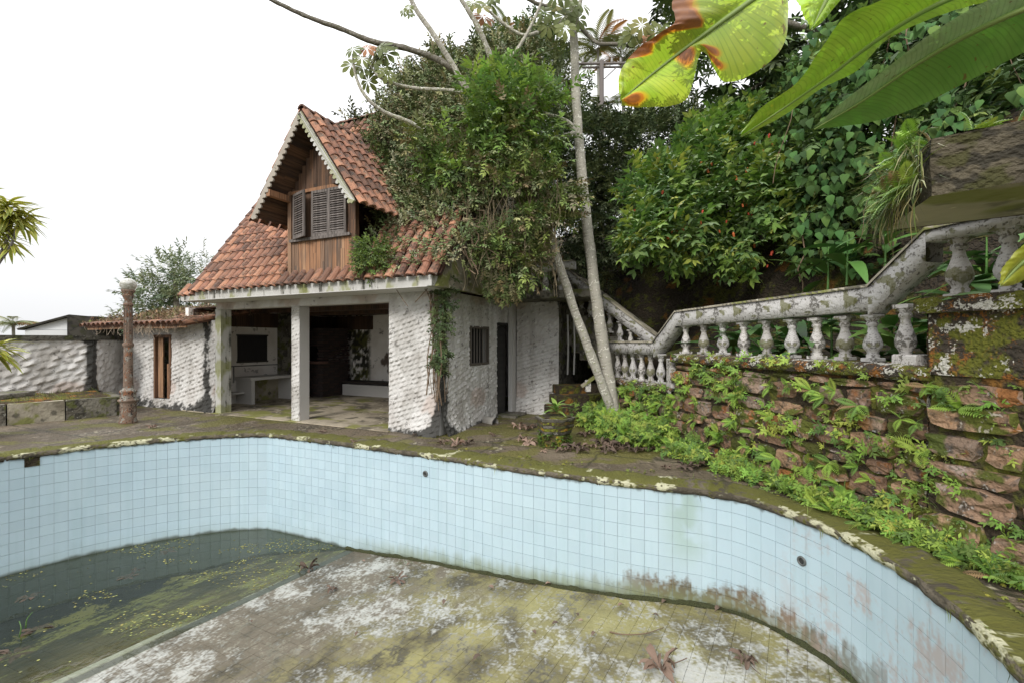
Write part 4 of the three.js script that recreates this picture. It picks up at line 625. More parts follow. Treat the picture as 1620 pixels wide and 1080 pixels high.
// ---------------------------------------------------------------- hillside behind and to the right
{
  const B = [[-9, 19], [-4, 17.5], [-.5, 15.6], [1.2, 13.2], [2.6, 11.6], [3.7, 10.2], [4.35, 8.4], [4.75, 6.4], [5.05, 4.4], [5.3, 2.2], [5.6, -1], [6, -6]].map(p => V(p[0], 0, p[1])), c = new THREE.CatmullRomCurve3(B, false, 'centripetal');
  const prof = [[-1.52, -.3], [-1.5, 1.3], [-1.0, 1.38], [-.2, 1.5], [.1, 2.0], [.35, 2.8], [.6, 3.6], [1.0, 4.3], [2.2, 4.9], [5, 6], [12, 8.2], [40, 11]];
  const shade = std([.7, .7, .7], 1, { map: rep(mossTex, .35), bumpMap: rep(N2, .7), bumpScale: .05 });
  struct('hillside', grid(160, 66, (u, v) => {
    const p = c.getPointAt(u), t = c.getTangentAt(u); const nx = t.z, nd = -t.x, sgn = 1, k = v * (prof.length - 1), i = Math.min(prof.length - 2, Math.floor(k)), f = k - i; let a = mix(prof[i][0], prof[i + 1][0], f), y = mix(prof[i][1], prof[i + 1][1], f);
    const side = sm(11.5, 9.6, p.z), far = sm(-1.5, -5, p.x); if (a < 0) { a *= side; y = mix(Math.min(y, 0) - .3, y, side); }
    y = mix(y, Math.min(y, 1.2), far); const x = p.x - nx * a * sgn, d = p.z - nd * a * sgn, w = .35 * (fbm(x * .9 + y, d * .9 + y * 1.3, 4) - .5) * (y > .8 ? 1 : .1);
    return [x - nx * w, y + w * .7, -(d - nd * w), u * 34, k * 1.1];
  }), shade);
}
// ---------------------------------------------------------------- trees behind the house and roof creeper
const tree = (name, label, trunk, rad, list, n, g, m, o, r, group, cat = 'tree') => { const T = thing(name, label, cat, undefined, 0, group); if (trunk) limb('trunk', T, trunk, rad, mat.barkDark, 7); spread('crown', T, g, m, lobes(list, n, r, o)); return T; };
const small = sprig(9, .22, .075, .034), mid = sprig(9, .30, .11, .05), tiny = sprig(8, .15, .05, .026), big = sprig(8, .4, .17, .075);
const darkG = [[.11, .15, .06], [.16, .20, .08], [.08, .11, .045], [.20, .23, .10]], midG = [[.12, .19, .04], [.05, .10, .018], [.12, .18, .03], [.06, .09, .02]], olive = [[.10, .11, .03], [.06, .075, .022], [.14, .14, .04]];
tree('broadleaf_tree', 'dark bushy tree rising behind the right slope of the roof', [[800, 480, 13.4], [795, 380, 13.4], [780, 250, 13.2], [760, 160, 13]], [.2, .16, .1, .03], [[650, 180, 12.8, 50], [700, 165, 13, 56], [600, 185, 12.6, 38], [570, 205, 12.4, 26], [735, 130, 13, 40], [762, 150, 13.2, 62], [842, 130, 13.4, 60], [880, 190, 13.2, 66], [725, 250, 12.8, 80], [810, 240, 13, 90], [650, 270, 12.6, 66], [600, 240, 12.8, 50], [880, 290, 12.6, 70], [590, 300, 12.4, 44]], 2600, mid, glossy, { colors: darkG, inner: .3, gap: .47, f: 1.2, s0: .8, s1: 1.35 }, RNG(61));
tree('slender_tree', 'thin airy tree with upright twigs above the dark crown behind the house', [[850, 300, 14.5], [846, 180, 14.5], [842, 80, 14.4]], [.1, .07, .02], [[815, 92, 14.4, 28, 1.5], [850, 80, 14.4, 36, 1.4], [885, 130, 14.4, 40, 1.3], [770, 110, 14.4, 26, 1.3], [690, 115, 14.4, 20, 1.4], [725, 125, 14.4, 24]], 900, mid, soft, { colors: midG, inner: .1, gap: .4, s0: .8, s1: 1.3 }, RNG(62));
{ // creeper over the main roof and the gable
  const T = thing('roof_creeper', 'small leaved creeper smothering the right half of the tiled roof', 'climbing plant'), r = RNG(71), l = [], sl = 1.469;
  const up = V(0, .83, .56).applyAxisAngle(V(0, 1, 0), -.43);
  for (let g = 0; l.length < 11500 && g < 70000; g++) {
    const o = rr(-2.9, .55, r), t = rr(o < -1.3 ? 3.3 : 4.4, 6.8, r), h = (.62 - o) / 3.22, dens = (.10 + 1.1 * sm(.16, .40, h)) * (.6 + .5 * sm(4.6, 5.4, t)); const y = 2.69 + (.62 - o) * sl; const p0 = fbm(t * 1.8, o * 2.2 + 5, 4); if (r() > dens || p0 < .50 - .32 * sm(.08, .38, h)) continue;
    const off = rr(.03, .10 + .7 * sm(.15, .9, h), r) * (.4 + p0 * 1.2), p = toWorld(t, y, o).addScaledVector(up, off); l.push({ p, q: aim(V(rr(-1, 1, r), rr(-1, .8, r), rr(-1, 1, r)).addScaledVector(up, .5), up.clone().add(V(rr(-.5, .5, r), rr(-.5, .5, r), rr(-.5, .5, r))), 0), s: rr(.8, 1.5, r) * (1 + .35 * h), c: tint([[.16, .21, .08], [.11, .15, .055], [.23, .26, .13], [.27, .26, .16]][Math.floor(r() * 4)], .3, r) });
  }
  for (let g = 0; g < 4200; g++) { const t = rr(3.5, 5.0, r), o = rr(-2.1, .4, r), y = 5.62 - Math.abs(t - 3.7) * 1.39; const k = (.25 - o) * .6 - Math.max(0, t - 4.2) * .1 + .3 * (fbm(t * 3, o * 3, 3) - .5); if (k < .28 + .4 * r()) continue; const p = toWorld(t, y + rr(.03, .15 + .1 * k, r), o); l.push({ p, q: aim(V(rr(-1, 1, r), rr(-.6, 1, r), rr(-1, 1, r)), V(0, 1, 0), rr(-.6, .6, r)), s: rr(.8, 1.3, r), c: tint([.13, .18, .06], .35, r) }); }
  for (let g = 0; g < 500; g++) { const p = toWorld(rr(1.1, 3.2, r), 0, -2.4 + rr(-.3, .2, r)); p.y = mix(4.9, 7.3, r()) * 1; const t = (p.y - 4.9) / 2.4; p.copy(toWorld(.6 + 1.9 * t + rr(-.35, .15, r), p.y - .1 + rr(-.2, .35, r), -1.6 - .9 * t)); l.push({ p, q: aim(V(rr(-1, .4, r), rr(-.2, 1, r), rr(-1, 1, r)), V(0, 1, 0), 0), s: rr(.9, 1.4, r), c: tint([.12, .17, .06], .3, r) }); }
  for (let g = 0; g < 210; g++) { const y = rr(1.1, 2.75, r), p = toWorld(5.95 + rr(-.02, .25, r) * sm(.8, 2.6, y), y, rr(-.12, .16, r) + .05); l.push({ p, q: aim(V(rr(-1, 1, r), rr(-1, .3, r), rr(-.3, 1, r)), V(0, 0, 1), 0), s: rr(.7, 1.2, r), c: tint([.055, .085, .025], .35, r) }); }
  spread('foliage', T, tiny, matte, l);
  const st = []; for (let i = 0; i < 60; i++) { const t = rr(5.0, 6.7, r), o = rr(-.9, .5, r), p = [toWorld(t, 2.69 + (.62 - o) * sl + .1, o)]; for (let k = 0; k < 4; k++) p.push(p[k].clone().add(V(rr(-.3, .3, r), rr(-.35, .02, r), rr(-.1, .15, r)))); st.push(tube(p, rr(.004, .010, r), 4, 10)); } M('stem', join(st), mat.twig, T, 'stuff');
  const w = []; for (let i = 0; i < 26; i++) { const p = [toWorld(5.75 + rr(0, .3, r), 2.7, rr(-.2, .1, r))]; for (let k = 0; k < 6; k++) p.push(p[k].clone().add(V(rr(-.06, .06, r), -rr(.2, .45, r), rr(-.03, .05, r)))); w.push(tube(p, rr(.004, .012, r), 4, 14)); } M('stem', join(w), mat.twig, T, 'stuff');
  const sh = thing('roof_shrub', 'bright green seedling bush growing in the gutter beside the wooden gable', 'shrub'); spread('foliage', sh, tiny, soft, lobes([[592, 402, 7.75, 26, .8], [612, 415, 7.7, 20, .7], [580, 420, 7.7, 16]], 420, RNG(72), { colors: [[.13, .22, .03], [.18, .27, .04], [.09, .15, .03]], inner: .1, gap: .3 })); M('stem', tube([px(590, 440, 7.75), px(592, 415, 7.75), px(596, 395, 7.75)], .008, 5, 8), mat.twig, sh);
}
// ---------------------------------------------------------------- cecropia trees, the leaning one wrapped in a climber
const cecG = [0, 1, 2].map(k => { const r = RNG(80 + k), l = []; for (let i = 0; i < 9; i++) { const g = leafGeo(.27 * rr(.85, 1.08, r), .115, { n: 6, fold: .12, droop: rr(.15, .4, r), tip: .48 }); l.push(g.rotateY((i + .5) / 9 * 6.1 + rr(-.06, .06, r))); } return join(l); });
const cecM = [leafMat([.15, .175, .04], .3, .8), leafMat([.21, .20, .05], .3, .8), leafMat([.11, .14, .035], .3, .8), leafMat([.34, .15, .06], .3, .8)];
const cecLeaf = (T, x, y, d, r, s = 1, mk) => { const o = M('leaf', cecG[Math.floor(r() * 3)], cecM[mk ?? Math.floor(r() * 2.99)], T); o.position.copy(px(x, y, d)); o.quaternion.copy(aim(V(rr(-.6, .6, r), -.8, rr(0, .6, r)), V(rr(-.45, .45, r), rr(.25, .8, r), .9), 0)); o.scale.setScalar(s); return o; };
{
  const r = RNG(83), T = thing('cecropia_tree', 'tall pale straight cecropia trunk with curved bare branches beside the stair', 'tree');
  limb('trunk', T, [[973, 672, 8.55], [966, 620, 8.6], [950, 520, 8.6], [934, 400, 8.6], [921, 280, 8.6], [913, 180, 8.6], [909, 90, 8.6], [906, 10, 8.6], [904, -60, 8.6]], [.14, .115, .108, .10, .092, .086, .08, .07, .06], mat.bark, 14, 80, .22);
  limb('branch', T, [[917, 222, 8.6], [900, 195, 8.5], [870, 182, 8.4], [845, 173, 8.35]], [.05, .045, .04, .035]); limb('branch', T, [[918, 205, 8.6], [900, 213, 8.5], [876, 218, 8.4]], [.045, .04, .035]);
  limb('branch', T, [[909, 28, 8.6], [925, 50, 8.5], [945, 68, 8.4], [975, 70, 8.3], [1005, 74, 8.2]], [.045, .04, .036, .032, .028], mat.barkDark); limb('branch', T, [[908, 30, 8.6], [880, 14, 8.5], [850, 6, 8.4], [826, -8, 8.3]], [.05, .042, .036, .03], mat.barkDark);
  limb('branch', T, [[903, 22, 8.6], [880, 40, 8.5], [850, 52, 8.4], [825, 55, 8.3], [795, 36, 8.2], [768, 12, 8.2]], [.045, .04, .036, .032, .028, .02]); limb('branch', T, [[912, 30, 8.6], [925, -30, 8.5]], [.045, .03]);
  M('root_flare', tube([px(978, 668, 8.5), px(990, 660, 8.3), px(996, 668, 8.2)], [.06, .04, .02], 7, 10, .4), mat.barkDark, T);
  for (const [x, y] of [[862, 20], [878, 8], [893, 25], [868, 40], [894, 44], [905, 12], [915, 30], [920, 8], [880, -6], [900, -12], [760, 8], [775, 2], [748, 4], [764, 26], [782, -8], [1002, 52], [1015, 40], [1030, 62], [1012, 68], [1040, 50], [990, 62]]) cecLeaf(T, x, y, 8.2 + rr(-.3, .3, r), r, rr(.7, .95, r), r() < .1 ? 3 : undefined);
  const L = thing('leaning_cecropia', 'leaning pale cecropia trunk with long arching branches rising out of the creeper mass', 'tree');
  limb('trunk', L, [[980, 676, 8.5], [965, 640, 8.5], [940, 575, 8.45], [912, 500, 8.4], [885, 420, 8.3], [858, 335, 8.2], [820, 250, 8.1], [775, 185, 8.0], [740, 143, 7.9], [712, 96, 7.8], [683, 50, 7.7], [658, 15, 7.7], [640, -25, 7.6]], [.095, .088, .084, .082, .08, .076, .072, .068, .064, .052, .047, .043, .038], mat.bark, 12, 90, .22);
  limb('branch', L, [[722, 112, 7.85], [690, 93, 7.8], [640, 76, 7.7], [590, 66, 7.6], [540, 46, 7.5], [490, 28, 7.4], [450, 10, 7.3], [415, -8, 7.2]], [.055, .052, .05, .045, .042, .038, .034, .03], mat.barkDark);
  limb('branch', L, [[745, 148, 7.9], [710, 143, 7.8], [660, 140, 7.7], [625, 133, 7.6], [600, 122, 7.5], [582, 100, 7.5]], [.035, .032, .03, .028, .024, .018]); limb('branch', L, [[672, 207, 7.9], [645, 192, 7.7], [610, 178, 7.6], [585, 160, 7.5], [568, 135, 7.5], [560, 108, 7.5], [558, 86, 7.5]], [.035, .034, .032, .03, .028, .024, .018]);
  limb('branch', L, [[776, 90, 8.2], [765, 62, 8.1], [750, 32, 8.0], [730, 0, 7.9], [720, -20, 7.9]], [.05, .045, .042, .038, .03]); limb('branch', L, [[785, 110, 8.2], [815, 82, 8.2], [838, 45, 8.2], [856, 5, 8.2], [862, -20, 8.2]], [.035, .03, .028, .026, .02]);
  for (const [x, y, k] of [[558, 78], [572, 92], [580, 76, 3], [594, 80], [604, 74], [556, 103], [575, 108], [590, 98], [603, 108], [612, 116], [582, 128], [596, 92], [610, 84], [646, 12], [640, 18], [648, 22]]) cecLeaf(L, x, y, 7.5 + rr(-.2, .2, r), r, x > 630 ? .4 : rr(.62, .85, r), k);
  const N = thing('ant_nest', 'round brown nest on the end of a sawn branch stub', 'nest'); M('nest', new THREE.IcosahedronGeometry(.1, 4).translate(0, 0, 0), std([.11, .085, .06], 1, { bumpMap: rep(N2, 3), bumpScale: .06 }), N); N.position.copy(px(842, 160, 8.33)); N.children[0].scale.set(.9, 1.1, .9);
  // the climber
  const C = thing('climber_mass', 'shaggy green climber hanging down from the leaning trunk', 'climbing plant');
  spread('bright_foliage', C, mid, soft, lobes([[775, 185, 8, 62], [722, 195, 8, 40], [815, 170, 8.2, 46], [845, 205, 8, 50], [745, 245, 7.9, 54], [800, 150, 8.2, 40], [870, 175, 8.2, 40], [690, 270, 8, 22]], 950, RNG(84), { colors: [[.19, .34, .055], [.15, .26, .05], [.26, .40, .06], [.11, .19, .045]], inner: .05, gap: .47, f: 1.8, s0: .7, s1: 1.2 }));
  spread('dark_foliage', C, small, matte, lobes([[790, 240, 8, 78], [850, 285, 7.9, 60], [750, 300, 8, 44], [805, 340, 7.9, 62], [865, 350, 7.9, 42], [785, 390, 7.8, 36], [830, 415, 7.8, 32], [705, 250, 8, 30], [880, 300, 8, 40], [664, 225, 8, 20]], 2400, RNG(85), { colors: [[.15, .22, .055], [.20, .28, .07], [.10, .15, .045], [.25, .27, .12], [.22, .19, .11]], inner: .02, gap: .48, f: 2.4, s0: .75, s1: 1.3 }));
  const st = [], rs = RNG(86); for (let i = 0; i < 190; i++) { const a = px(rr(730, 885, rs), rr(250, 370, rs), rr(7.5, 8.3, rs)), p = [a]; const n = 4 + Math.floor(rs() * 3); for (let k = 0; k < n; k++) p.push(p[k].clone().add(V(rr(-.09, .09, rs), -rr(.12, .28, rs), rr(-.06, .06, rs)))); st.push(tube(p, rr(.0025, .0055, rs), 4, n * 3)); } M('hanging_stems', join(st), std([.19, .15, .09], .9), C, 'stuff');
  const hl = []; for (let i = 0; i < 520; i++) { const y = rr(330, 462, rs), w = 62 * (1 - (y - 330) / 220); const p = px(800 + rr(-w, w, rs), y, rr(7.5, 8.1, rs)); hl.push({ p, q: aim(V(rr(-.5, .5, rs), -1, rr(-.5, .5, rs)), V(rr(-1, 1, rs), 0, 1), 0), s: rr(.6, 1.1, rs), c: tint([[.08, .13, .03], [.12, .17, .04], [.16, .14, .06]][Math.floor(rs() * 3)], .3, rs) }); } spread('hanging_foliage', C, small, soft, hl);
}
// ---------------------------------------------------------------- hedge, flowering shrub, climbers on the bank, tall tree over them
tree('clipped_hedge', 'tall dark hedge with small glossy leaves along the top of the bank', null, null, [[895, 255, 11.6, 62], [945, 262, 11.6, 66], [1000, 255, 11.5, 66], [1050, 248, 11.4, 66], [1100, 240, 11.2, 62], [1150, 236, 11, 58], [900, 330, 11.3, 66], [960, 330, 11.2, 70], [1020, 330, 11, 60], [1190, 240, 10.6, 50], [890, 395, 11, 50, 1], [940, 395, 10.9, 46]], 5200, small, glossy, { colors: [[.10, .14, .06], [.14, .18, .075], [.07, .10, .045]], inner: .72, gap: .2, out: 1.1, s0: 1, s1: 1.6 }, RNG(91), undefined, 'hedge');
{
  const l = [], r = RNG(99); for (let i = 0; i < 420; i++) { const x = rr(885, 1180, r), y = 196 - (x - 885) * .03 + 10 * fbm(x * .05, 3, 2); l.push({ p: px(x, y + rr(0, 16, r), rr(11, 11.6, r)), q: aim(V(rr(-.3, .3, r), 1, rr(-.3, .3, r)), V(rr(-1, 1, r), 0, rr(-1, 1, r)), 0), s: rr(.9, 1.7, r), c: tint([.06, .085, .03], .3, r) }); }
  spread('young_shoots', scene.getObjectByName('clipped_hedge'), small, matte, l);
  const S = thing('flowering_shrub', 'spreading light green shrub with small red lantern flowers on the bank', 'shrub');
  for (const l of [[[1150, 450, 9.2], [1120, 380, 8.9], [1060, 340, 8.5], [1010, 370, 8.3]], [[1160, 450, 9.2], [1160, 360, 8.9], [1130, 280, 8.6]], [[1180, 450, 9.2], [1220, 350, 8.6], [1270, 300, 8.2]]]) limb('branch', S, l, [.035, .025, .01], mat.barkDark, 6);
  const L = [[1055, 315, 8.4, 62], [1115, 268, 8.5, 58], [1180, 300, 8.3, 76], [1095, 372, 8.3, 50], [1035, 365, 8.2, 42], [1230, 245, 8.4, 58], [1250, 335, 8.1, 66], [1170, 385, 8.2, 44], [1120, 222, 8.6, 40], [1180, 215, 8.5, 46], [1300, 270, 7.9, 50], [1010, 380, 8.1, 26]], cols = [[.17, .32, .05], [.24, .42, .06], [.12, .23, .045], [.38, .48, .07], [.14, .27, .07]];
  spread('foliage', S, sprig(6, .22, .13, .07), M1(.75, .5), lobes(L, 3800, RNG(92), { colors: cols, inner: .45, gap: .37, f: 1.9, s0: .7, s1: 1.25 }));
  const fg = lathe([[.0, 0], [.012, .012], [.016, .03], [.010, .045], [.014, .055]], 6).rotateX(Math.PI), fm = [[.42, .05, .02], [.50, .12, .03]].map(c => std(c, .6));
  for (const e of lobes(L, 170, RNG(93), { colors: cols, inner: 1.02, gap: .3 })) { const m = M('flower', fg, fm[Math.floor(R() * 2)], S); m.position.copy(e.p); m.rotation.set(rr(-.4, .4), 0, rr(-.4, .4)); m.scale.setScalar(rr(1, 1.7)); }
  // heart-leaved climbers on the bank: big leaves one by one
  const H = thing('heart_leaf_climber', 'dark heart leaved climber covering the steep bank on the right', 'climbing plant'), rh = RNG(94);
  const heart = [0, 1, 2].map(k => leafGeo(.13, .10, { n: 4, fold: .12 + .1 * k, droop: .2 + .15 * k, tip: 1.9 })), hm = [[.06, .15, .04], [.09, .19, .05], [.05, .11, .035], [.16, .26, .06]].map(c => leafMat(c, .15, .65, { specularIntensity: .35 }));
  const HL = [[1345, 235, 6.9, 80], [1410, 215, 6.4, 90], [1490, 150, 6, 100], [1580, 150, 5.6, 100], [1350, 320, 6.8, 66], [1390, 395, 6.4, 44], [1430, 290, 6.2, 70], [1300, 190, 7.4, 60], [1290, 380, 7, 40], [1330, 130, 7.2, 80], [1450, 80, 6.4, 80], [1560, 40, 6, 90]];
  const big1 = lobes(HL, 2300, rh, { colors: [[.035, .075, .022]], inner: .8, gap: .25, out: .4 }); big1.sort((a, b) => b.p.z - a.p.z);
  big1.forEach((e) => { e.q = aim(V(rr(-.7, .3, rh), -1, rr(0, .8, rh)), V(-.6, .5, .7).add(V(rr(-.5, .5, rh), rr(-.5, .5, rh), rr(-.5, .5, rh))), 0); e.c = tint([[.05, .115, .03], [.07, .14, .035], [.04, .085, .028]][Math.floor(rh() * 3)], .3, rh); });
  const onScreen = (e) => { const d = -e.p.z, x = 810 + e.p.x / d * F; return x < 1630; };
  let cnt = 0; const restL = []; big1.forEach((e, i) => { if (onScreen(e) && cnt < 230 && i % 3 === 0) { cnt++; const m = M('leaf', heart[i % 3], hm[Math.floor(rh() * 4)], H); m.position.copy(e.p); m.quaternion.copy(e.q); m.scale.setScalar(e.s); } else restL.push(e); });
  spread('leaves', H, heart[1], new THREE.MeshPhysicalMaterial({ roughness: .7, specularIntensity: .3, side: THREE.DoubleSide }), restL); const stems = []; for (let i = 0; i < 40; i++) { const e = big1[Math.floor(rh() * big1.length)], p = [e.p.clone()]; for (let k = 0; k < 5; k++) p.push(p[k].clone().add(V(rr(-.1, .1, rh), -rr(.1, .4, rh), rr(-.1, .1, rh)))); stems.push(tube(p, rr(.004, .012, rh), 4, 12)); } M('stems', join(stems), mat.twig, H, 'stuff');
  spread('small_leaves', H, sprig(6, .22, .12, .055), M1(.7, .25), lobes([...HL.map(l => [l[0], l[1], l[2] + .35, l[3] * .95]), [1440, 200, 7.4, 90], [1400, 150, 7.4, 90], [1480, 230, 6.8, 70], [1530, 180, 6.6, 80], [1350, 260, 7.4, 80]], 3600, RNG(97), { colors: [[.09, .17, .045], [.14, .25, .055], [.06, .12, .035], [.20, .30, .07]], inner: .5, gap: .3, s0: .7, s1: 1.3 }));
  // tall trees
  const D = dig(8, .26, .075), T = thing('umbrella_tree', 'tall dark tree with finger like leaf clusters overhanging the bank', 'tree');
  limb('trunk', T, [[1370, 420, 9], [1350, 250, 8.9], [1325, 110, 8.7], [1310, 20, 8.5], [1300, -120, 8.4]], [.2, .17, .15, .13, .1], mat.barkDark, 10); limb('branch', T, [[1330, 130, 8.8], [1260, 110, 8.6], [1190, 140, 8.5], [1150, 160, 8.5]], [.06, .045, .03, .012], mat.barkDark); limb('branch', T, [[1318, 60, 8.6], [1220, 30, 8.5], [1130, 20, 8.4], [1050, 5, 8.4]], [.07, .05, .035, .015], mat.barkDark); limb('branch', T, [[1315, 50, 8.6], [1420, 10, 8.2], [1520, -20, 8]], [.07, .05, .02], mat.barkDark);
  spread('crown', T, D, glossy, lobes([[1150, 110, 8.5, 60], [1110, 40, 8.4, 46], [1210, 60, 8.6, 80], [1300, 80, 8.7, 90], [1270, 165, 8.6, 52], [1215, 170, 8.6, 40], [1160, 165, 8.5, 30], [1400, 60, 8.2, 90], [1500, 50, 8, 100], [1600, 40, 7.8, 100], [1340, 10, 8.4, 70], [1060, 15, 8.4, 34]], 1000, RNG(95), { colors: [[.08, .13, .045], [.11, .17, .055], [.055, .09, .035]], inner: .15, gap: .42, f: 2.2, s0: .6, s1: 1.0 }));
  tree('bank_tree', 'yellow green bush showing between banana leaves above the hedge', [[1200, 330, 9.6], [1200, 250, 9.6], [1195, 180, 9.5]], [.05, .04, .01], [[1165, 205, 9.5, 36], [1205, 190, 9.5, 40], [1245, 195, 9.3, 36], [1140, 225, 9.5, 30]], 520, mid, soft, { colors: [[.16, .22, .03], [.12, .18, .03], [.08, .13, .03]], inner: .2, gap: .35 }, RNG(96), undefined, 'bush');
}
// broad leaved ginger plants between balustrade and bank
{
  const G = [0, 1, 2].map(k => leafGeo(.62, .17, { n: 7, fold: .22, droop: .35 + .25 * k, tip: 1.05, wave: .004 })), vein = tex(256, 64, (u, v) => [1, 1, 1].map(() => .78 + .22 * Math.abs(Math.sin(u * 0 + v * 60)))), gm = [[.08, .18, .045], [.11, .25, .05], [.06, .14, .04], [.17, .30, .06]].map(c => leafMat(c, .22, .42));
  const mk = (p, n, s, r) => { const d = -p.z, [lb, gr] = p.y > 1.9 ? ['broad leaved plant standing high above the balustrade rail', 'broad leaved plants above the rail'] : d > 5.6 ? ['broad leaved plant seen between the far balusters on the wall', 'broad leaved plants behind the far balusters'] : d > 4.2 ? ['broad leaved plant seen between the middle balusters on the wall', 'broad leaved plants behind the middle balusters'] : ['big broad leaved plant behind the balusters next to the tall pier', 'broad leaved plants beside the pier']; const T = thing('ginger_plant', lb, 'plant', p, 0, gr); for (let i = 0; i < n; i++) { const a = i * 2.4 + rr(-.4, .4, r), e = rr(.15, .9, r), m = M('leaf', G[Math.floor(r() * 3)], gm[Math.floor(r() * 4)], T); const h = rr(.05, .55, r) * s; m.position.set(Math.cos(a) * .06, h, Math.sin(a) * .06); m.quaternion.copy(aim(V(Math.cos(a), e, Math.sin(a)), V(0, 1, 0), rr(-.3, .3, r))); m.scale.setScalar(s * rr(.75, 1.15, r)); } M('stem', tube([V(0, -.1, 0), V(.01, .3 * s, 0), V(0, .6 * s, .01)], [.018, .012, .006], 6, 8), gm[1], T); return T; };
  const r = RNG(101); for (let i = 0; i < 20; i++) { const x = .5 + i * .235, z = -.38 - rr(0, .75, r); mk(onWall(x, 1.36, z), 9, rr(.75, 1.0, r) + (i > 13 ? .25 : 0), r); }
  for (const [x, y, d] of [[1340, 440, 6.2], [1400, 430, 5.9], [1310, 450, 6.6], [1560, 470, 4.6], [1600, 480, 4.4], [1520, 500, 4.7]]) mk(px(x, y, d), 9, 1, r);
}
// ---------------------------------------------------------------- ferns and weeds on the retaining wall
const frond = [0, 1, 2].map(k => { const n = 13, L = .26, l = [], c = (t) => [(.16 + .06 * k) * t * L * 2 - t * t * L * (.45 + .2 * k), t * L]; for (let i = 0; i < n; i++) { const t = (i + .8) / n, w = L * .30 * Math.sin(Math.PI * Math.pow(1 - t * .93, 1.25)) + .008, [y, z] = c(t); for (const s of [-1, 1]) l.push(leafGeo(w, .022 * (1.2 - .5 * t), { n: 2, fold: .1, droop: .25 }).rotateY(s * (1.25 - .35 * t)).translate(0, y, z)); } l.push(tube([0, .35, .7, 1].map(t => V(0, ...c(t))), [.0025, .001], 3, 8)); return join(l); });
const fernM = [[.24, .42, .045], [.32, .50, .06], [.15, .29, .04], [.38, .50, .07]].map(c => leafMat(c, .35, .7));
const fernB = leafMat([.28, .18, .08], .2, .8);
const fern = (label, group, p, N, n, s, r) => { const T = thing('fern', label, 'fern', p, 0, group); const t1 = N.clone().cross(V(0, 1, 0)).normalize(), t2 = V(0, 1, 0); for (let i = 0; i < n; i++) { const a = rr(0, 6.283, r), m = M('frond', frond[Math.floor(r() * 3)], r() < .05 ? fernB : fernM[Math.floor(r() * 4)], T); m.quaternion.copy(aim(N.clone().multiplyScalar(rr(.35, .9, r)).addScaledVector(t1, Math.cos(a) * .8).addScaledVector(t2, Math.sin(a) * .6 + .1), N.clone().multiplyScalar(.6).add(V(0, .8, 0)), 0)); m.scale.setScalar(s * rr(.7, 1.2, r)); } return T; };
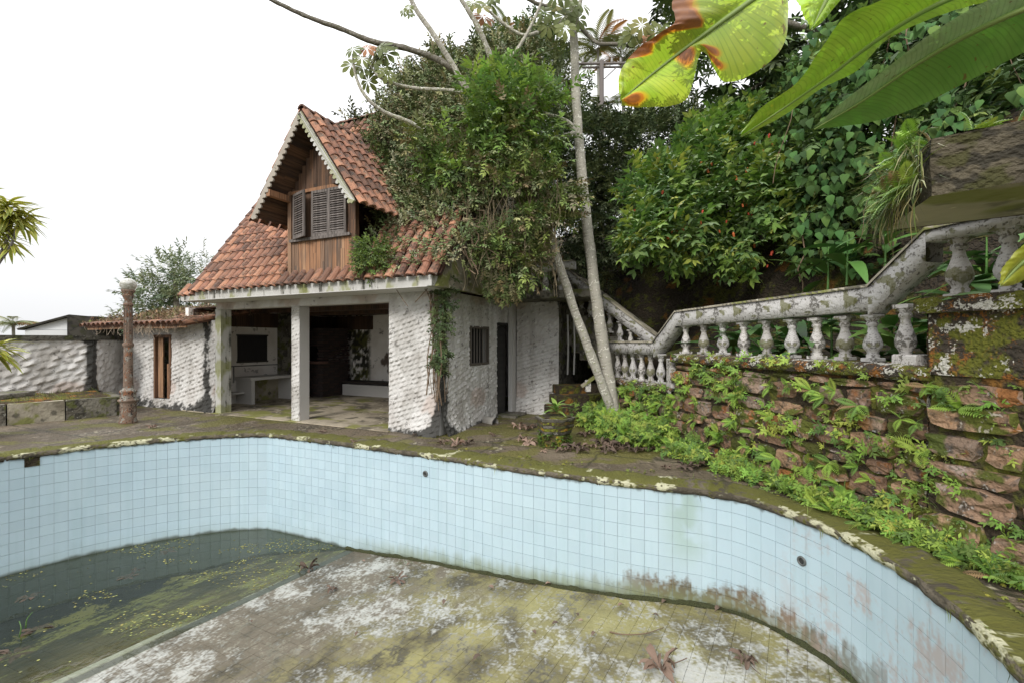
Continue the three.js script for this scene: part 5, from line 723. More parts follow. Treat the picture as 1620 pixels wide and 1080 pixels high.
{
  const r = RNG(111), lab = 0;
  for (let i = 0, g = 0; i < 150 && g < 2000; g++) { const x = rr(-2.2, XP + 1.0, r), top = x < 0 ? .85 : 1.36, y = top * Math.pow(r(), 1.25); const dn = .30 + .55 * sm(.55, .0, y) + .5 * sm(1.6, -.5, x) * sm(1.3, .4, y) + .5 * sm(.14, .0, Math.abs(x - XP + .05)) - .25 * sm(XP + .1, XP + .3, x); if (r() > dn || fbm(x * 2.2, y * 3, 3) < .36) continue; i++; fern(...(x < 0 ? ['small fern on the lower far end of the stone wall under the first balusters', 'ferns on the far low end of the wall'] : x > XP - .25 ? ['bright fern in the joint where the stone wall meets the tall pier', 'ferns at the pier joint'] : y > .9 ? ['small fern hanging just under the mossy ledge of the stone wall', 'ferns under the ledge'] : y > .45 ? ['small bright fern rooted between stones halfway up the wall', 'ferns halfway up the wall'] : ['small bright fern rooted between the lowest stones of the wall', 'ferns on the lowest stones']), onWall(x, y, .07), Wn, 5, rr(.36, .66, r), r); }
  for (let i = 0; i < 60; i++) { const x = -2.4 + 6.4 * (i + r()) / 60, near = sm(1.6, -.6, x); fern(...(x < .2 ? ['tall fern in the thick clump beside the cecropia trunks', 'ferns beside the cecropia trunks'] : x < 2 ? ['fern spilling onto the deck along the middle of the stone wall foot', 'ferns along the middle of the wall foot'] : ['low fern on the mossy strip at the near end of the stone wall foot', 'ferns at the near end of the wall foot']), onWall(x, .04 + .22 * near * r(), .08 + rr(0, .22 + .5 * near, r)), V(-.5, .8, .25).normalize(), 6, rr(.36, .62, r) * (1 + .5 * near), r); }
  const W = thing('wall_weeds', 'low leafy weeds massed along the foot of the stone wall and its joints', 'weeds'), l = [], weed = join([sprig(7, .09, .042, .018), sprig(6, .07, .038, .017).rotateY(1.1), sprig(6, .07, .038, .016).rotateY(-1.0).rotateX(-.4), dig(4, .045, .024).translate(.02, .01, .02)]);
  for (let i = 0; i < 3800; i++) { const x = -2.5 + 7.2 * r(), near = sm(1.9, -.6, x), b = r() < .62; if (b && x > 1.6 && r() < .5) continue; const y = b ? .02 + rr(0, .12 + .25 * near, r) : rr(.1, x < 0 ? .9 : 1.42, r), z = b ? rr(.04, .30 + .55 * near, r) : rr(.03, .10, r); if (fbm(x * 3 + 7, y * 4 + z * 3, 3) < (b ? .38 : .50)) continue; l.push({ p: onWall(x, y, z), q: aim(V(rr(-1, 1, r), rr(-.3, 1, r), rr(-1, 1, r)), V(-.5, .8, .4), 0), s: rr(.5, 1.3, r), c: tint([[.19, .34, .04], [.26, .42, .055], [.12, .22, .035], [.34, .44, .07]][Math.floor(r() * 4)], .3, r) }); }
  spread('foliage', W, weed, M1(.8, .3), l); W.userData.kind = 'stuff'; delete W.userData.category;
  const lab3 = 'narrow leaved fern hanging from the end of the concrete planter box', grp3 = 'ferns on the concrete planter';
  for (let i = 0; i < 20; i++) { const u = r(); fern(lab3, grp3, V(mix(2.88, 2.45, u) - .05, rr(2.5, 2.86, r), -mix(3.54, 2.68, u)), V(-.85, .3, -.3).normalize(), 5, rr(.4, .75, r), r); }
  for (let i = 0; i < 9; i++) { const u = (i + r()) / 9; fern('fern growing on top of the concrete planter box', 'ferns on top of the planter', V(mix(2.5, 4.0, u), 2.82, -mix(2.8, 1.7, u) - .12), V(-.2, .9, .2).normalize(), 6, rr(.4, .7, r), r); }
  const P = thing('planter_weeds', 'tangle of fine grass and moss at the end of the concrete planter', 'weeds'), l2 = []; const blade = leafGeo(.2, .009, { n: 3, droop: .8, fold: .1 }); for (let i = 0; i < 520; i++) { const u = r(), q = V(mix(2.89, 2.45, u) - .03, rr(2.5, 2.86, r), -mix(3.54, 2.68, u)); l2.push({ p: q, q: aim(V(rr(-1.2, 0, r), rr(-.8, .8, r), rr(-.8, .8, r)), V(0, 1, 0), 0), s: rr(.5, 1.2, r), c: tint([[.15, .2, .04], [.09, .14, .03], [.3, .28, .12]][Math.floor(r() * 3)], .3, r) }); } spread('foliage', P, blade, M1(.8, .3), l2); P.userData.kind = 'stuff'; delete P.userData.category;
}

// ---------------------------------------------------------------- banana leaves close overhead
{
  const T = thing('banana_plant', 'banana plant reaching in overhead with large yellow green leaves, one scorched brown', 'plant');
  const blade = (name, mid, up, lo, m, label, nv = 48, ripple = .006, burn) => {           // midrib and both edges, each a list of [px, py, distance]
    const C = [up, mid, lo].map(l => new THREE.CatmullRomCurve3(l.map(a => px(...a)), false, 'centripetal')), cur = (k, v) => C[k].getPoint(v);
    const g = new THREE.Group(); g.name = name; T.add(g); if (label) g.userData.label = label;
    M('blade', grid(20, nv, (u, v) => { const a = cur(0, v), b = cur(1, v), c = cur(2, v), t = u < .5 ? u * 2 : u * 2 - 1, p = u < .5 ? a.lerp(b, t) : b.lerp(c, t); const e = Math.abs(u - .5) * 2; p.z += Math.sin(v * 95 + u * 6) * ripple * .35 * e + (fbm(u * 5 + v, v * 9, 3) - .5) * ripple * 3 * e + .05 * e * (1 - e) * 1.2; p.y += .02 * e * (1 - e); return [p.x, p.y, p.z, u, v]; }), m, g);
    M('midrib', tube([0, .2, .4, .6, .8, 1].map(v => cur(1, v).add(V(0, -.004, .006))), [.002, .004, .006, .008, .009, .011], 7, 30), leafMat([.20, .28, .07], .1, .5), g);
    return g;
  };
  const veins = (base, edge, seed) => (u, v) => { const e = Math.abs(u - .5) * 2, l = Math.sin((v - e * .05) * 300 + 4 * fbm(u * 3, v * 6 + seed, 2)), a = fbm(u * 4, v * 10 + seed, 4); let k = mix3(base, edge, sm(.3, .7, a)); k = mix3(k, base.map(c => c * .72), sm(.55, 1, l) * .6); return mix3(k, [.20, .09, .02], sm(.80, .83, fbm(u * 20, v * 40 + seed, 3)) * .8); };
  const burnt = tex(512, 1024, (u, v) => {
    let k = veins([.36, .54, .03], [.50, .62, .05], 3)(u, v); const n = (fbm(u * 7, v * 9, 5) - .5) * .13;
    // scorched upper edge between the tip third and the stalk, spots at the tear and the tip
    const d = Math.min(.5 + (u - (.44 - .30 * Math.abs(Math.sin(v * 9.2 + .5)) - .04)) * 1 + sm(.36, .22, v) * .6 - .5, 9), s1 = d + n;
    const sp = (a, b, ra, rb) => Math.hypot((u - a) / ra, (v - b) / rb) - 1 + n * 3;
    const q = Math.min(s1 * 6, sp(.83, .09, .13, .07) * .6, sp(.70, .44, .16, .035) * .6, sp(.77, .60, .05, .05) * .6, sp(.88, .615, .04, .05) * .6);
    k = mix3(k, [.72, .50, .02], sm(.38, .1, q)); k = mix3(k, [.62, .22, .015], sm(.16, .02, q)); k = mix3(k, mix3([.44, .15, .025], [.22, .07, .02], fbm(u * 14, v * 30, 4)), sm(.0, -.2, q)); return k;
  });
  const gen = [tex(256, 512, veins([.38, .62, .04], [.48, .70, .06], 11)), tex(256, 512, (u, v) => (u < .5 ? veins([.34, .50, .22], [.42, .58, .30], 17) : veins([.15, .36, .05], [.20, .42, .07], 17))(u, v)), tex(256, 512, veins([.42, .46, .04], [.50, .52, .06], 23))];
  const lm = (map, tr = .45) => new THREE.MeshPhysicalMaterial({ map, roughness: .45, transmission: tr, thickness: 0, side: THREE.DoubleSide });
  blade('scorched_leaf', [[981, 160, 1.45], [1008, 136, 1.45], [1045, 106, 1.46], [1085, 75, 1.48], [1130, 42, 1.5], [1180, 6, 1.53], [1240, -36, 1.58]],
    [[979, 152, 1.45], [980, 118, 1.43], [1003, 82, 1.41], [1040, 55, 1.4], [1068, 34, 1.4], [1064, 2, 1.42], [1110, -40, 1.46]],
    [[983, 167, 1.45], [1020, 170, 1.47], [1085, 158, 1.5], [1112, 82, 1.5], [1146, 130, 1.53], [1236, 78, 1.58], [1248, -20, 1.62]], lm(burnt), 'yellow green banana leaf with a scorched orange brown edge', 96, .004);
  blade('leaf', [[1171, 216, 1.75], [1225, 180, 1.72], [1290, 135, 1.68], [1345, 95, 1.62], [1400, 52, 1.56], [1470, 12, 1.5], [1540, -20, 1.46]],
    [[1170, 213, 1.75], [1203, 172, 1.70], [1262, 130, 1.63], [1300, 76, 1.56], [1338, 26, 1.5], [1400, -2, 1.45], [1500, -45, 1.42]],
    [[1174, 217, 1.75], [1245, 180, 1.78], [1300, 140, 1.76], [1356, 112, 1.7], [1400, 66, 1.66], [1490, 24, 1.6], [1560, 4, 1.55]], lm(gen[0], .55), 'mid green banana leaf hanging edge on', 60, .006);
  blade('leaf', [[1287, 204, 1.7], [1350, 168, 1.62], [1420, 120, 1.54], [1490, 76, 1.46], [1560, 40, 1.38], [1640, 6, 1.3], [1720, -20, 1.25]],
    [[1286, 203, 1.7], [1335, 160, 1.60], [1400, 110, 1.5], [1470, 56, 1.42], [1540, 12, 1.34], [1620, -26, 1.27], [1700, -60, 1.22]],
    [[1290, 205, 1.7], [1392, 190, 1.72], [1450, 170, 1.68], [1520, 135, 1.6], [1580, 104, 1.52], [1660, 64, 1.45], [1740, 30, 1.4]], lm(gen[1], .4), 'broad bluish green banana leaf pointing down to the left', 60, .006);
  blade('leaf', [[1283, 48, 1.6], [1292, 28, 1.6], [1302, 8, 1.6], [1315, -20, 1.6]], [[1282, 47, 1.6], [1272, 24, 1.6], [1262, 2, 1.6], [1255, -30, 1.6]], [[1285, 48, 1.6], [1304, 32, 1.6], [1320, 12, 1.6], [1345, -16, 1.6]], lm(gen[0]), null, 24);
  blade('leaf', [[1581, 452, 1.9], [1600, 430, 1.9], [1622, 410, 1.88], [1660, 385, 1.85]], [[1580, 450, 1.9], [1587, 425, 1.88], [1606, 400, 1.86], [1645, 370, 1.82]], [[1583, 454, 1.9], [1606, 450, 1.92], [1632, 436, 1.92], [1680, 410, 1.9]], lm(gen[2]), 'small yellowing banana leaf tip at the right edge', 24);
  M('stem', tube([V(2.55, -.1, -.35), V(2.5, 1.2, -.4), V(2.42, 2.5, -.55), V(2.3, 3.4, -.8)], [.13, .11, .09, .05], 12, 20), std([.16, .2, .06], .6), T);
  for (const [a, b] of [[[1240, -36, 1.58], [2.35, 2.9, -.6]], [[1540, -20, 1.46], [2.4, 2.7, -.6]], [[1720, -20, 1.25], [2.45, 2.5, -.5]], [[1315, -20, 1.6], [2.36, 2.9, -.6]], [[1660, 385, 1.85], [2.5, 1.4, -.6]]]) M('stalk', tube([px(...a), px(...a).lerp(V(...b), .5).add(V(0, .15, 0)), V(...b)], [.011, .016, .03], 7, 12), leafMat([.20, .28, .07], .1, .5), T);
}
// ---------------------------------------------------------------- dracaenas at the left edge
{
  const g = [0, 1].map(k => leafGeo(.36, .078, { n: 6, fold: .3, droop: .45 + .35 * k, tip: 1 })), lt = tex(64, 64, (u) => mix3([.30, .36, .045], [.60, .55, .10], sm(.1, .32, Math.abs(u - .5)))), m = [1, .8, 1.15].map(c => leafMat([c, c, c], .35, .55, { map: lt }));
  const r = RNG(121), head = (T, p, n, s, e0 = -.35) => { for (let i = 0; i < n; i++) { const a = i * 2.4, e = mix(1.0, e0, Math.pow(i / n, .7)) + rr(-.15, .15, r), o = M('leaf', g[i & 1], m[i % 3], T); o.position.copy(p).add(V(rr(-.04, .04, r), -.22 * i / n, rr(-.04, .04, r))); o.quaternion.copy(aim(V(Math.cos(a), e, Math.sin(a)), V(0, 1, 0), rr(-.3, .3, r))); o.scale.setScalar(s * rr(.7, 1.1, r)); } };
  const T = thing('dracaena', 'tall dracaena with drooping yellow green leaves at the left edge', 'plant');
  head(T, px(12, 322, 7.2), 80, 1); head(T, px(-15, 352, 7.2), 60, 1); head(T, px(34, 340, 7.3), 50, .85); head(T, px(15, 372, 7.25), 36, .8); head(T, px(-30, 310, 7.2), 30, 1);
  for (const l of [[[-60, 700, 7.2], [-40, 520, 7.2], [-10, 430, 7.2], [18, 385, 7.2], [30, 345, 7.25]], [[-40, 520, 7.2], [-10, 420, 7.2], [10, 380, 7.2], [12, 330, 7.2]], [[-30, 480, 7.2], [-25, 420, 7.2], [-15, 350, 7.2]]]) limb('stem', T, l, [.035, .025, .018], std([.22, .2, .2], .9));
  const B = thing('dracaena', 'low dracaena head with drooping leaves below the taller one at left', 'plant'); head(B, px(-6, 545, 6.9), 54, .95); limb('stem', B, [[-40, 760, 6.9], [-25, 640, 6.9], [-6, 545, 6.9]], [.04, .03], std([.22, .2, .2], .9));
}
// ---------------------------------------------------------------- distance: trees, palms, neighbour, pole and wires
tree('feathery_tree', 'soft grey green tree behind the annex roof', [[285, 600, 20], [280, 500, 20], [275, 430, 20]], [.25, .18, .05], [[300, 430, 20, 34], [262, 445, 20, 34], [235, 470, 20, 34], [290, 475, 20, 44], [330, 460, 20, 40], [210, 490, 20, 22], [250, 500, 20, 36], [305, 408, 20, 14]], 1100, sprig(8, .45, .14, .05), soft, { colors: [[.16, .21, .10], [.20, .25, .12], [.12, .17, .08]], inner: .15, gap: .38, s0: .8, s1: 1.5 }, RNG(131));
{
  const frondG = (() => { const l = [], L = 1.9, c = (t) => V(0, .9 * t - 1.5 * t * t, L * t); for (let i = 0; i < 22; i++) { const t = (i + 2) / 24; for (const s of [-1, 1]) l.push(leafGeo(.55 * Math.sin(Math.PI * (.15 + t * .8)) + .08, .075, { n: 2, droop: .5, fold: .1 }).rotateY(s * (1.1 - .4 * t)).translate(...c(t).toArray())); } l.push(tube([c(0), c(.5), c(1)], [.02, .006], 4, 8)); return join(l); })();
  const pm = [[.17, .21, .07], [.24, .25, .08], [.42, .20, .06]].map(c => leafMat(c, .3, .8)), r = RNG(133);
  const palm = (label, x, y, yb, d, s, n) => { const T = thing('palm_tree', label, 'palm'); limb('trunk', T, [[x + 6, yb, d], [x + 2, (y + yb) / 2, d], [x, y, d]], [.09, .07, .06], std([.28, .27, .24], .9), 7, 10, .1); for (let i = 0; i < n; i++) { const a = i / n * 6.283 + rr(-.2, .2, r), o = M('frond', frondG, pm[r() < .08 ? 2 : i & 1], T); o.position.copy(px(x, y, d)); o.quaternion.copy(aim(V(Math.cos(a), rr(-.1, .8, r), Math.sin(a)), V(0, 1, 0), 0)); o.scale.setScalar(s * rr(.8, 1.1, r)); } };
  palm('feathery palm beside the utility pole, tallest of the far palms', 946, 78, 330, 22, .95, 12); palm('palm with drooping fronds right of the utility pole', 985, 92, 330, 22, .8, 11); palm('small palm low at the foot of the utility pole', 962, 165, 330, 22, .6, 10); palm('palm crown rising behind the climber mass', 800, 62, 330, 22, .8, 12); palm('pale palm crown left of the straight cecropia trunk', 880, 88, 330, 23, .75, 10);
  palm('hazy little palm behind the garden wall at the left edge', 20, 512, 620, 22, .75, 11);
  const P = thing('utility_pole', 'grey utility pole with two crossarms beyond the hedge', 'utility pole'); const pg = std([.17, .15, .14], .9);
  M('post', tube([px(952, 420, 20), px(952, 96, 20)], [.11, .10], 10, 6), pg, P); M('crossarm', tube([px(915, 101, 20), px(990, 100, 20)], .06, 6, 4), pg, P); M('crossarm', tube([px(922, 107, 20.1), px(990, 106, 20.1)], .05, 6, 4), pg, P); for (const x of [922, 935, 968, 982]) M('insulator', new THREE.CylinderGeometry(.04, .05, .18, 7).translate(...px(x, 95, 20).toArray()), std([.3, .29, .28], .5), P); M('brace', tube([px(956, 125, 20), px(975, 107, 20)], .025, 5, 3), pg, P);
  const wl = ['uppermost thin power line crossing the sky between pole and banana leaf', 'second power line under the scorched banana leaf', 'lowest power line above the hedge']; [[[985, 97, 20], [1030, 50, 18], [1090, -30, 15]], [[985, 100, 20], [1080, 120, 22], [1180, 40, 24], [1260, -20, 26]], [[985, 104, 20], [1080, 165, 22], [1180, 140, 25], [1300, 90, 28]]].forEach((l, i) => single('power_line', tube(l.map(a => px(...a)), .014, 5, 24), mat.dark, wl[i], 'cable'));
  const N = thing('neighbour_house', 'white gabled neighbour house behind the garden wall', 'house', px(118, 540, 19), .3);
  const nw = std([.62, .63, .63], .9), nd = std([.22, .21, .2], .95, { map: rep(concTex, .5) });
  M('wall', buv(bx(2.4, 2.4, 2, -.1, -.75, -.4)), nw, N); { const sh = new THREE.Shape([[-1.35, .78], [.1, 1.62], [.1, .78]].map(a => new THREE.Vector2(...a))); M('gable', buv(new THREE.ExtrudeGeometry(sh, { depth: 1.9, bevelEnabled: false }).translate(0, 0, -1.4).scale(1, .62, 1).translate(0, -.02, 0)), nw, N); } M('roof', buv(bx(1.75, .07, 2.2).rotateZ(.335).translate(-.66, .76, -.4)), nd, N); M('parapet', buv(cbx(1.0, 1.2, 2.1, .62, .42, -.3, .02)), nd, N); M('parapet', buv(cbx(1.4, .3, 2.1, 1.7, .80, -.3, .02)), nd, N);
}
// ---------------------------------------------------------------- fallen leaves, pot, oddments
{
  const curl = (len, wid, a0, ka, fold) => { const n = 6, P = [], I = []; let y = 0, z = .01, a = a0 + .35; for (let i = 0; i <= n; i++) { const t = i / n, w = wid / 2 * Math.pow(Math.sin(Math.PI * Math.pow(clamp(t, .03, .97), 1.35)), .75), f = fold * (i & 1 ? 1.25 : .75); P.push(-w, Math.max(.002, y + f * w), z, 0, Math.max(.001, y), z, w, Math.max(.002, y + f * w * .8), z + .01 * Math.sin(i * 2)); y += Math.sin(a) * len / n; z += Math.cos(a) * len / n; a += ka / n * (.4 + 1.2 * t); if (i < n) { const q = i * 3; I.push(q, q + 4, q + 1, q, q + 3, q + 4, q + 1, q + 5, q + 2, q + 1, q + 4, q + 5); } } const g = new THREE.BufferGeometry(); g.setAttribute('position', new THREE.Float32BufferAttribute(P, 3)); g.setIndex(I); g.computeVertexNormals(); return g; };
  const deadG = [0, 1, 2, 3].map(k => { const r = RNG(140 + k), l = []; for (let i = 0; i < 10; i++) l.push(curl(.18 * rr(.5, 1.15, r), rr(.035, .062, r), rr(.0, .5, r), rr(-3.4, -.6, r), rr(.4, 1.2, r)).rotateZ(rr(-.6, .6, r)).rotateY(i / 10 * 6.283 + rr(-.3, .3, r))); l.push(tube([V(0, .01, 0), V(.05, .02, -.12), V(.06, .015, -.24)], [.004, .003], 4, 6)); return join(l); });
  const dm = [[.20, .135, .10], [.14, .095, .07], [.28, .19, .145], [.10, .07, .052]].map(c => std(c, .85)), r = RNG(145), one = curl(.12, .06, .2, -1.6, .6);
  const leaf = (label, group, p, s, flat = 1, k = Math.floor(r() * 4), single_ = false) => { const o = single('fallen_leaf', single_ ? one : deadG[k], dm[Math.floor(r() * 4)], label, 'dead leaf', group); o.position.copy(p).add(V(0, .012, 0)); o.rotation.set(rr(-.12, .12, r), rr(0, 6.28, r), rr(-.12, .12, r)); o.scale.set(s, s * flat, s); return o; };
  const deck = (x, y) => { const d = EYE * F / (y - 540); return V((x - 810) / F * d, .004, -d); }, LD = 'curled dry brown leaf lying on the mossy pool deck', GD = 'dry leaves fallen on the pool deck';
  for (const [x, y, s] of [[722, 706, .9], [700, 702, .6], [740, 703, .6], [780, 690, .45], [820, 678, .8], [835, 680, .8], [846, 676, .6], [836, 702, .8], [828, 698, .7], [905, 712, .9], [920, 715, .9], [890, 714, .7], [935, 708, .7], [950, 704, .9], [965, 708, .9], [975, 714, .8], [985, 710, .9], [958, 716, .8], [1005, 716, .8], [1025, 713, .7], [1085, 742, .8], [1100, 740, .7], [925, 690, .8], [940, 686, .7], [240, 677, .5], [510, 684, .4], [655, 690, .35], [560, 700, .4], [860, 715, .35], [1055, 742, .4]]) leaf(...(x < 700 ? ['small dry leaf on the deck in front of the open room', 'dry leaves before the open room'] : x < 760 ? ['curled dry leaf on the deck in front of the stucco corner', 'dry leaves before the stucco corner'] : x < 850 ? ['curled dry leaf on the deck between ridge tile and hexagonal pot', 'dry leaves left of the hexagonal pot'] : y > 735 ? ['dry leaf on the pool coping at the foot of the fern bank', 'dry leaves on the coping'] : ['curled dry leaf in the heap right of the hexagonal pot', 'dry leaves right of the hexagonal pot']), deck(x, y), s * 1.15, 1.2);
  const fl = (x, y) => { let d = 5; for (let i = 0; i < 12; i++) { const X = (x - 810) / F * d; d = (EYE - floorY(X, d)) * F / (y - 540); } const X = (x - 810) / F * d; return V(X, floorY(X, d) + .006, -d); };
  leaf('big crumpled brown leaf on the pool floor at the bottom of the picture', null, fl(1045, 1062), 1.25, 1.3, 0); leaf('curled greyish brown leaf right of the big crumpled one on the pool floor', null, fl(1180, 1050), .8, 1.4, 1); leaf('dry brown leaf where the water ends on the pool floor', null, fl(488, 902), .95, 1.2, 2); leaf('star shaped dry leaf with long stalk in the middle of the pool floor', null, fl(628, 920), .85, 1, 3); leaf('small spidery dry leaf left of the star shaped one on the pool floor', null, fl(525, 935), .55, 1.2, 1);
  const LF = 'small dead leaf scattered on the drained pool floor', GF = 'small leaves scattered on the pool floor'; for (const [x, y] of [[392, 985], [910, 972], [913, 985], [870, 992], [1240, 1030], [975, 962], [1030, 975], [745, 1050], [570, 890], [1055, 952], [650, 893], [860, 927], [935, 1010], [1130, 970], [840, 1000], [700, 960], [560, 1010], [770, 930]]) leaf(LF, GF, fl(x, y), rr(.5, 1, r), 1, 0, true);
  const wt = (x, y) => { const d = (EYE - WATER + .05) * F / (y - 540); return V((x - 810) / F * d, WATER - .03, -d); };
  const LW = 'sodden brown leaf lying in the shallow murky water', GW = 'sodden leaves in the pool water'; for (const [x, y, s] of [[265, 876, 1], [205, 915, 1.1], [45, 948, 1.2], [60, 1000, 1.3], [20, 1040, 1.3], [215, 905, .8]]) { const o = leaf(LW, GW, wt(x, y), s * .8, .3); o.material = dm[3]; };
  const LD2 = deck; void LD2;
  single('fallen_twig', tube([fl(965, 1000), fl(985, 1006).add(V(0, .012, 0)), fl(1020, 1005).add(V(0, .014, 0)), fl(1050, 993)], [.008, .006, .003], 6, 16), mat.twig, 'thin curved brown twig on the pool floor', 'twig');
  const wisps = []; for (const [x, y] of [[170, 865], [165, 862], [30, 1010], [40, 995]]) { const p = wt(x, y); wisps.push(tube([p, p.clone().add(V(.04, .12, .02)), p.clone().add(V(rr(-.02, .1, r), .18, 0))], [.008, .003], 5, 10)); } single('reed_shoots', join(wisps), std([.10, .2, .05], .6), 'thin green reed shoots standing in the pool water', 'reeds');
  const fla = []; for (let i = 0; i < 6000; i++) { const d = rr(4.2, 7.6, r), x = rr(-7.4, -2.9, r); if (slope(x, d) > .05 || !inPool(x, d - .05) || !inPool(x, d + .06)) continue; const n = fbm(x * 1.1 + 3, d * 2.2, 4); if (n < .55 && r() > .02) continue; fla.push({ p: V(x, WATER + .003 + r() * .002, -d), q: aim(V(rr(-1, 1, r), 0, rr(-1, 1, r)), V(0, 1, 0), 0), s: rr(.15, .75, r), c: tint([[.30, .31, .10], [.22, .24, .08], [.15, .15, .06]][Math.floor(r() * 3)], .25, r) }); }
  const FA = thing('floating_algae', 'yellow green scum drifting in patches on the pool water', 'algae'); spread('flakes', FA, new THREE.CircleGeometry(.02, 6).rotateX(-Math.PI / 2), matte, fla); FA.userData.kind = 'stuff'; delete FA.userData.category;
  // broken gutter tile
  const gt = thing('ridge_tile', 'upturned pale half round ridge tile dropped by the side wall', 'tile', deck(772, 668), .72); M('shell', grid(10, 1, (u, v) => { const a = Math.PI * u; return [Math.cos(a) * .085, Math.sin(a) * .12, (v - .5) * .46, u, v]; }), std([.55, .54, .51], .8, { map: rep(stuccoTex, 1) }), gt); M('inner_shell', grid(10, 1, (u, v) => { const a = Math.PI * u; return [Math.cos(a) * .07, Math.sin(a) * .105, (v - .5) * .455, u, v]; }), std([.3, .29, .27], .9), gt);
  // hexagonal mossy planter with a small plant
  const P = thing('hexagonal_pot', 'mossy hexagonal concrete planter of stacked rings with a leafy plant', 'plant pot', deck(878, 703), .3), mg = std([2.2, 2.3, 1.8], 1, { map: rep(mossTex, 1.2), bumpMap: rep(N2, 2), bumpScale: .02 });
  const hex = (r0, r1, h, y) => buv(new THREE.CylinderGeometry(r1, r0, h, 6).translate(0, y, 0));
  M('base', hex(.23, .24, .2, .1), mg, P); for (let i = 0; i < 5; i++) M('ring', hex(.255 + i * .013, .27 + i * .013, .042, .215 + i * .05), i % 2 ? mg : mat.conc, P); M('core', hex(.24, .3, .24, .3), mat.moss, P); M('soil', hex(.26, .26, .02, .445), mat.moss, P);
  const wl = []; for (let i = 0; i < 260; i++) { const a = rr(0, 6.28, r), h = rr(0, .22, r); wl.push({ p: V(Math.cos(a) * rr(.22, .27, r), h, Math.sin(a) * rr(.22, .27, r)), q: aim(V(Math.cos(a), rr(-.2, .8, r), Math.sin(a)), V(0, 1, 0), 0), s: rr(.4, .9, r), c: tint([.08, .15, .02], .35, r) }); } spread('moss_tufts', P, dig(4, .05, .03), matte, wl);
  const pg = [0, 1].map(k => leafGeo(.26, .075, { n: 5, fold: .25, droop: .5 + .3 * k, tip: 1.1 })), pm2 = [[.20, .34, .05], [.13, .25, .04], [.28, .42, .07]].map(c => leafMat(c, .35, .55)); const plant = new THREE.Group(); plant.name = 'plant'; plant.position.set(.02, .45, 0); P.add(plant); for (let i = 0; i < 14; i++) { const a = i * 2.4, o = M('leaf', pg[i & 1], pm2[i % 3], plant); o.position.set(0, .04 + .1 * (1 - i / 14), 0); o.quaternion.copy(aim(V(Math.cos(a), mix(1.6, .2, i / 14), Math.sin(a)), V(0, 1, 0), 0)); o.scale.setScalar(rr(.7, 1.1, r)); }
  // grass in the raised bed, tufts on the coping, dry creeper on the annex roof
  const blade = leafGeo(.12, .008, { n: 2, droop: .5 }), gl = []; for (let i = 0; i < 900; i++) { const u = r(), v = r(); if (fbm(u * 9, v * 4, 3) < .46) continue; const x = mix(mix(-13.2, -9.9, u), mix(-11.4, -8.8, u), v), d = mix(mix(7.2, 10.75, u), mix(7.0, 10.1, u), v); gl.push({ p: V(x, .4 + .06 * (1 - v), -d), q: aim(V(rr(-.6, .6, r), 1, rr(-.6, .6, r)), V(1, 0, 0), 0), s: rr(.6, 1.5, r), c: tint([[.16, .2, .05], [.24, .21, .09], [.1, .15, .03]][Math.floor(r() * 3)], .3, r) }); } const G = thing('bed_grass', 'thin grass growing on the raised bed before the garden wall', 'grass'); spread('blades', G, blade, matte, gl); G.userData.kind = 'stuff'; delete G.userData.category;
  const ml = []; for (let i = 0; i < 2400; i++) { const p = rim[Math.floor(r() * rim.length)]; if (p.d < 2 || p.x < -1) continue; const o = -rr(.12, .62, r); if (fbm(p.s * 2.5 + 3, o * 4, 4) < .50) continue; ml.push({ p: V(p.x + p.nx * o, .018, -(p.d + p.nd * o)), q: aim(V(rr(-1, 1, r), .35, rr(-1, 1, r)), V(0, 1, 0), 0), s: rr(.3, .7, r), c: tint([[.13, .15, .02], [.08, .10, .015], [.19, .20, .03]][Math.floor(r() * 3)], .3, r) }); } const MC = thing('moss_tufts', 'low cushions of moss on the deck strip along the right pool edge', 'moss'); spread('cushions', MC, dig(6, .04, .022), matte, ml); MC.userData.kind = 'stuff'; delete MC.userData.category;
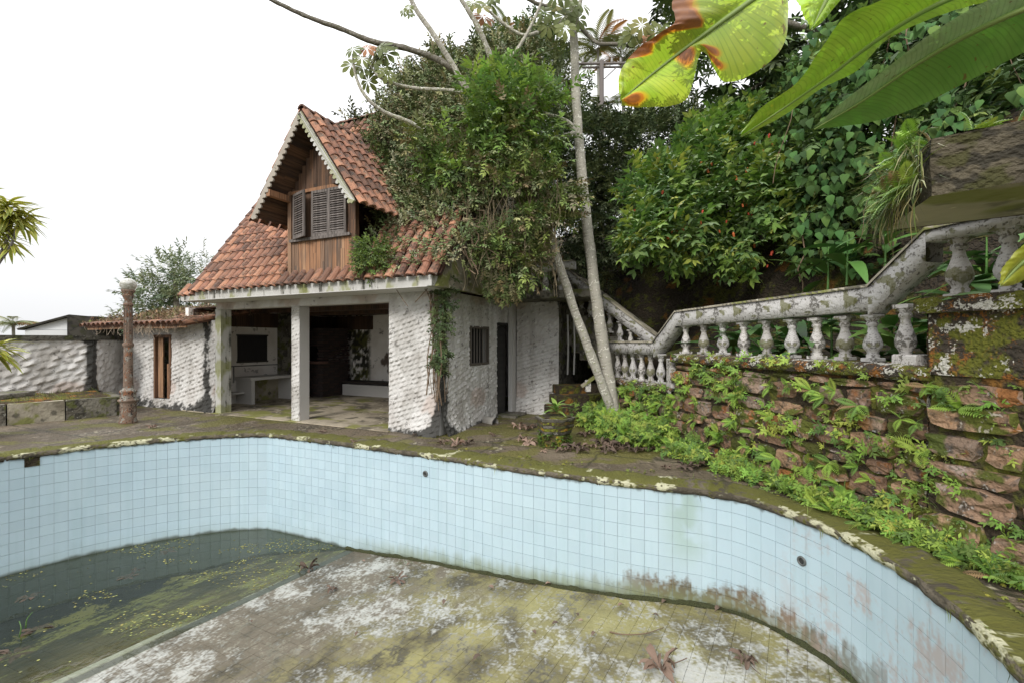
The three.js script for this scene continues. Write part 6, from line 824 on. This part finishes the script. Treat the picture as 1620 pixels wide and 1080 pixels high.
  const tl = []; for (let i = 0; i < 700; i++) { const p = rim[Math.floor(r() * rim.length)]; if (p.d < 2.2) continue; if (fbm(p.s * 1.7, 4, 3) < .54) continue; const o = r() < .3 ? .03 : -rr(0, .4, r); tl.push({ p: V(p.x + p.nx * o, o > 0 ? -.03 : .02, -(p.d + p.nd * o)), q: aim(V(rr(-1, 1, r), o > 0 ? -1 : .8, rr(-1, 1, r)), V(0, 1, .1), 0), s: rr(.3, .8, r), c: tint([[.12, .18, .03], [.05, .07, .02], [.17, .2, .04]][Math.floor(r() * 3)], .3, r) }); } for (let i = 0; i < 260; i++) { const k = Math.floor(r() * 6), c = [[935, 918], [430, 890], [1260, 1010], [1330, 1075], [990, 935], [640, 893]][k], q = fl(c[0], c[1]); tl.push({ p: q.add(V(rr(-.12, .12, r), 0, rr(-.05, .05, r))), q: aim(V(rr(-.7, .7, r), 1, rr(-.7, .7, r)), V(1, 0, 0), 0), s: rr(.2, .7, r), c: tint([.10, .17, .025], .3, r) }); } const G2 = thing('coping_grass', 'small tufts of grass and moss along the pool edge', 'grass'); spread('blades', G2, blade, matte, tl); G2.userData.kind = 'stuff'; delete G2.userData.category;
  const C = thing('dry_creeper', 'dry brown creeper with hanging roots covering the annex roof', 'climbing plant'), cl = [], st = []; for (let i = 0; i < 2600; i++) { const t = rr(-4.6, -.35, r), o = rr(-1.7, .44, r); if (fbm(t * 2, o * 2 + 3, 3) < .42) continue; cl.push({ p: toWorld(t, 2.10 + (.36 - o) * .222 + rr(.0, .09, r), o), q: aim(V(rr(-1, 1, r), rr(-.6, .8, r), rr(-1, 1, r)), V(0, 1, 0), 0), s: rr(.5, 1, r), c: tint([[.20, .15, .09], [.26, .19, .11], [.13, .15, .04], [.14, .09, .06]][Math.floor(r() * 4)], .3, r) }); } spread('foliage', C, tiny, matte, cl); const gs = []; for (let i = 0; i < 2600; i++) { const t = rr(-4.65, -.3, r), o = rr(-1.7, .46, r); if (fbm(t * 2.4 + 7, o * 2 + 3, 3) < .40) continue; gs.push({ p: toWorld(t, 2.11 + (.36 - o) * .222 + rr(0, .07, r), o), q: aim(V(rr(-1, 1, r), rr(-.5, .5, r), rr(-1, 1, r)), V(0, 1, 0), 0), s: rr(.8, 2.2, r), c: tint([[.34, .26, .15], [.27, .19, .11], [.40, .32, .20]][Math.floor(r() * 3)], .25, r) }); } spread('dry_grass', C, blade, matte, gs);
  for (let i = 0; i < 70; i++) { const t = r() < .5 ? rr(-2.6, -1.7, r) : rr(-4.5, -.5, r), p = [toWorld(t, 2.12, .45)]; for (let k = 0; k < 4; k++) p.push(p[k].clone().add(V(rr(-.09, .09, r), -rr(.02, .13, r), rr(-.03, .05, r)))); st.push(tube(p, rr(.003, .006, r), 4, 8)); } M('hanging_roots', join(st), std([.36, .29, .22], .9), C, 'stuff');
}
camera.far = 3000; camera.updateProjectionMatrix();
scene.updateMatrixWorld(true);
renderer.render(scene, camera);
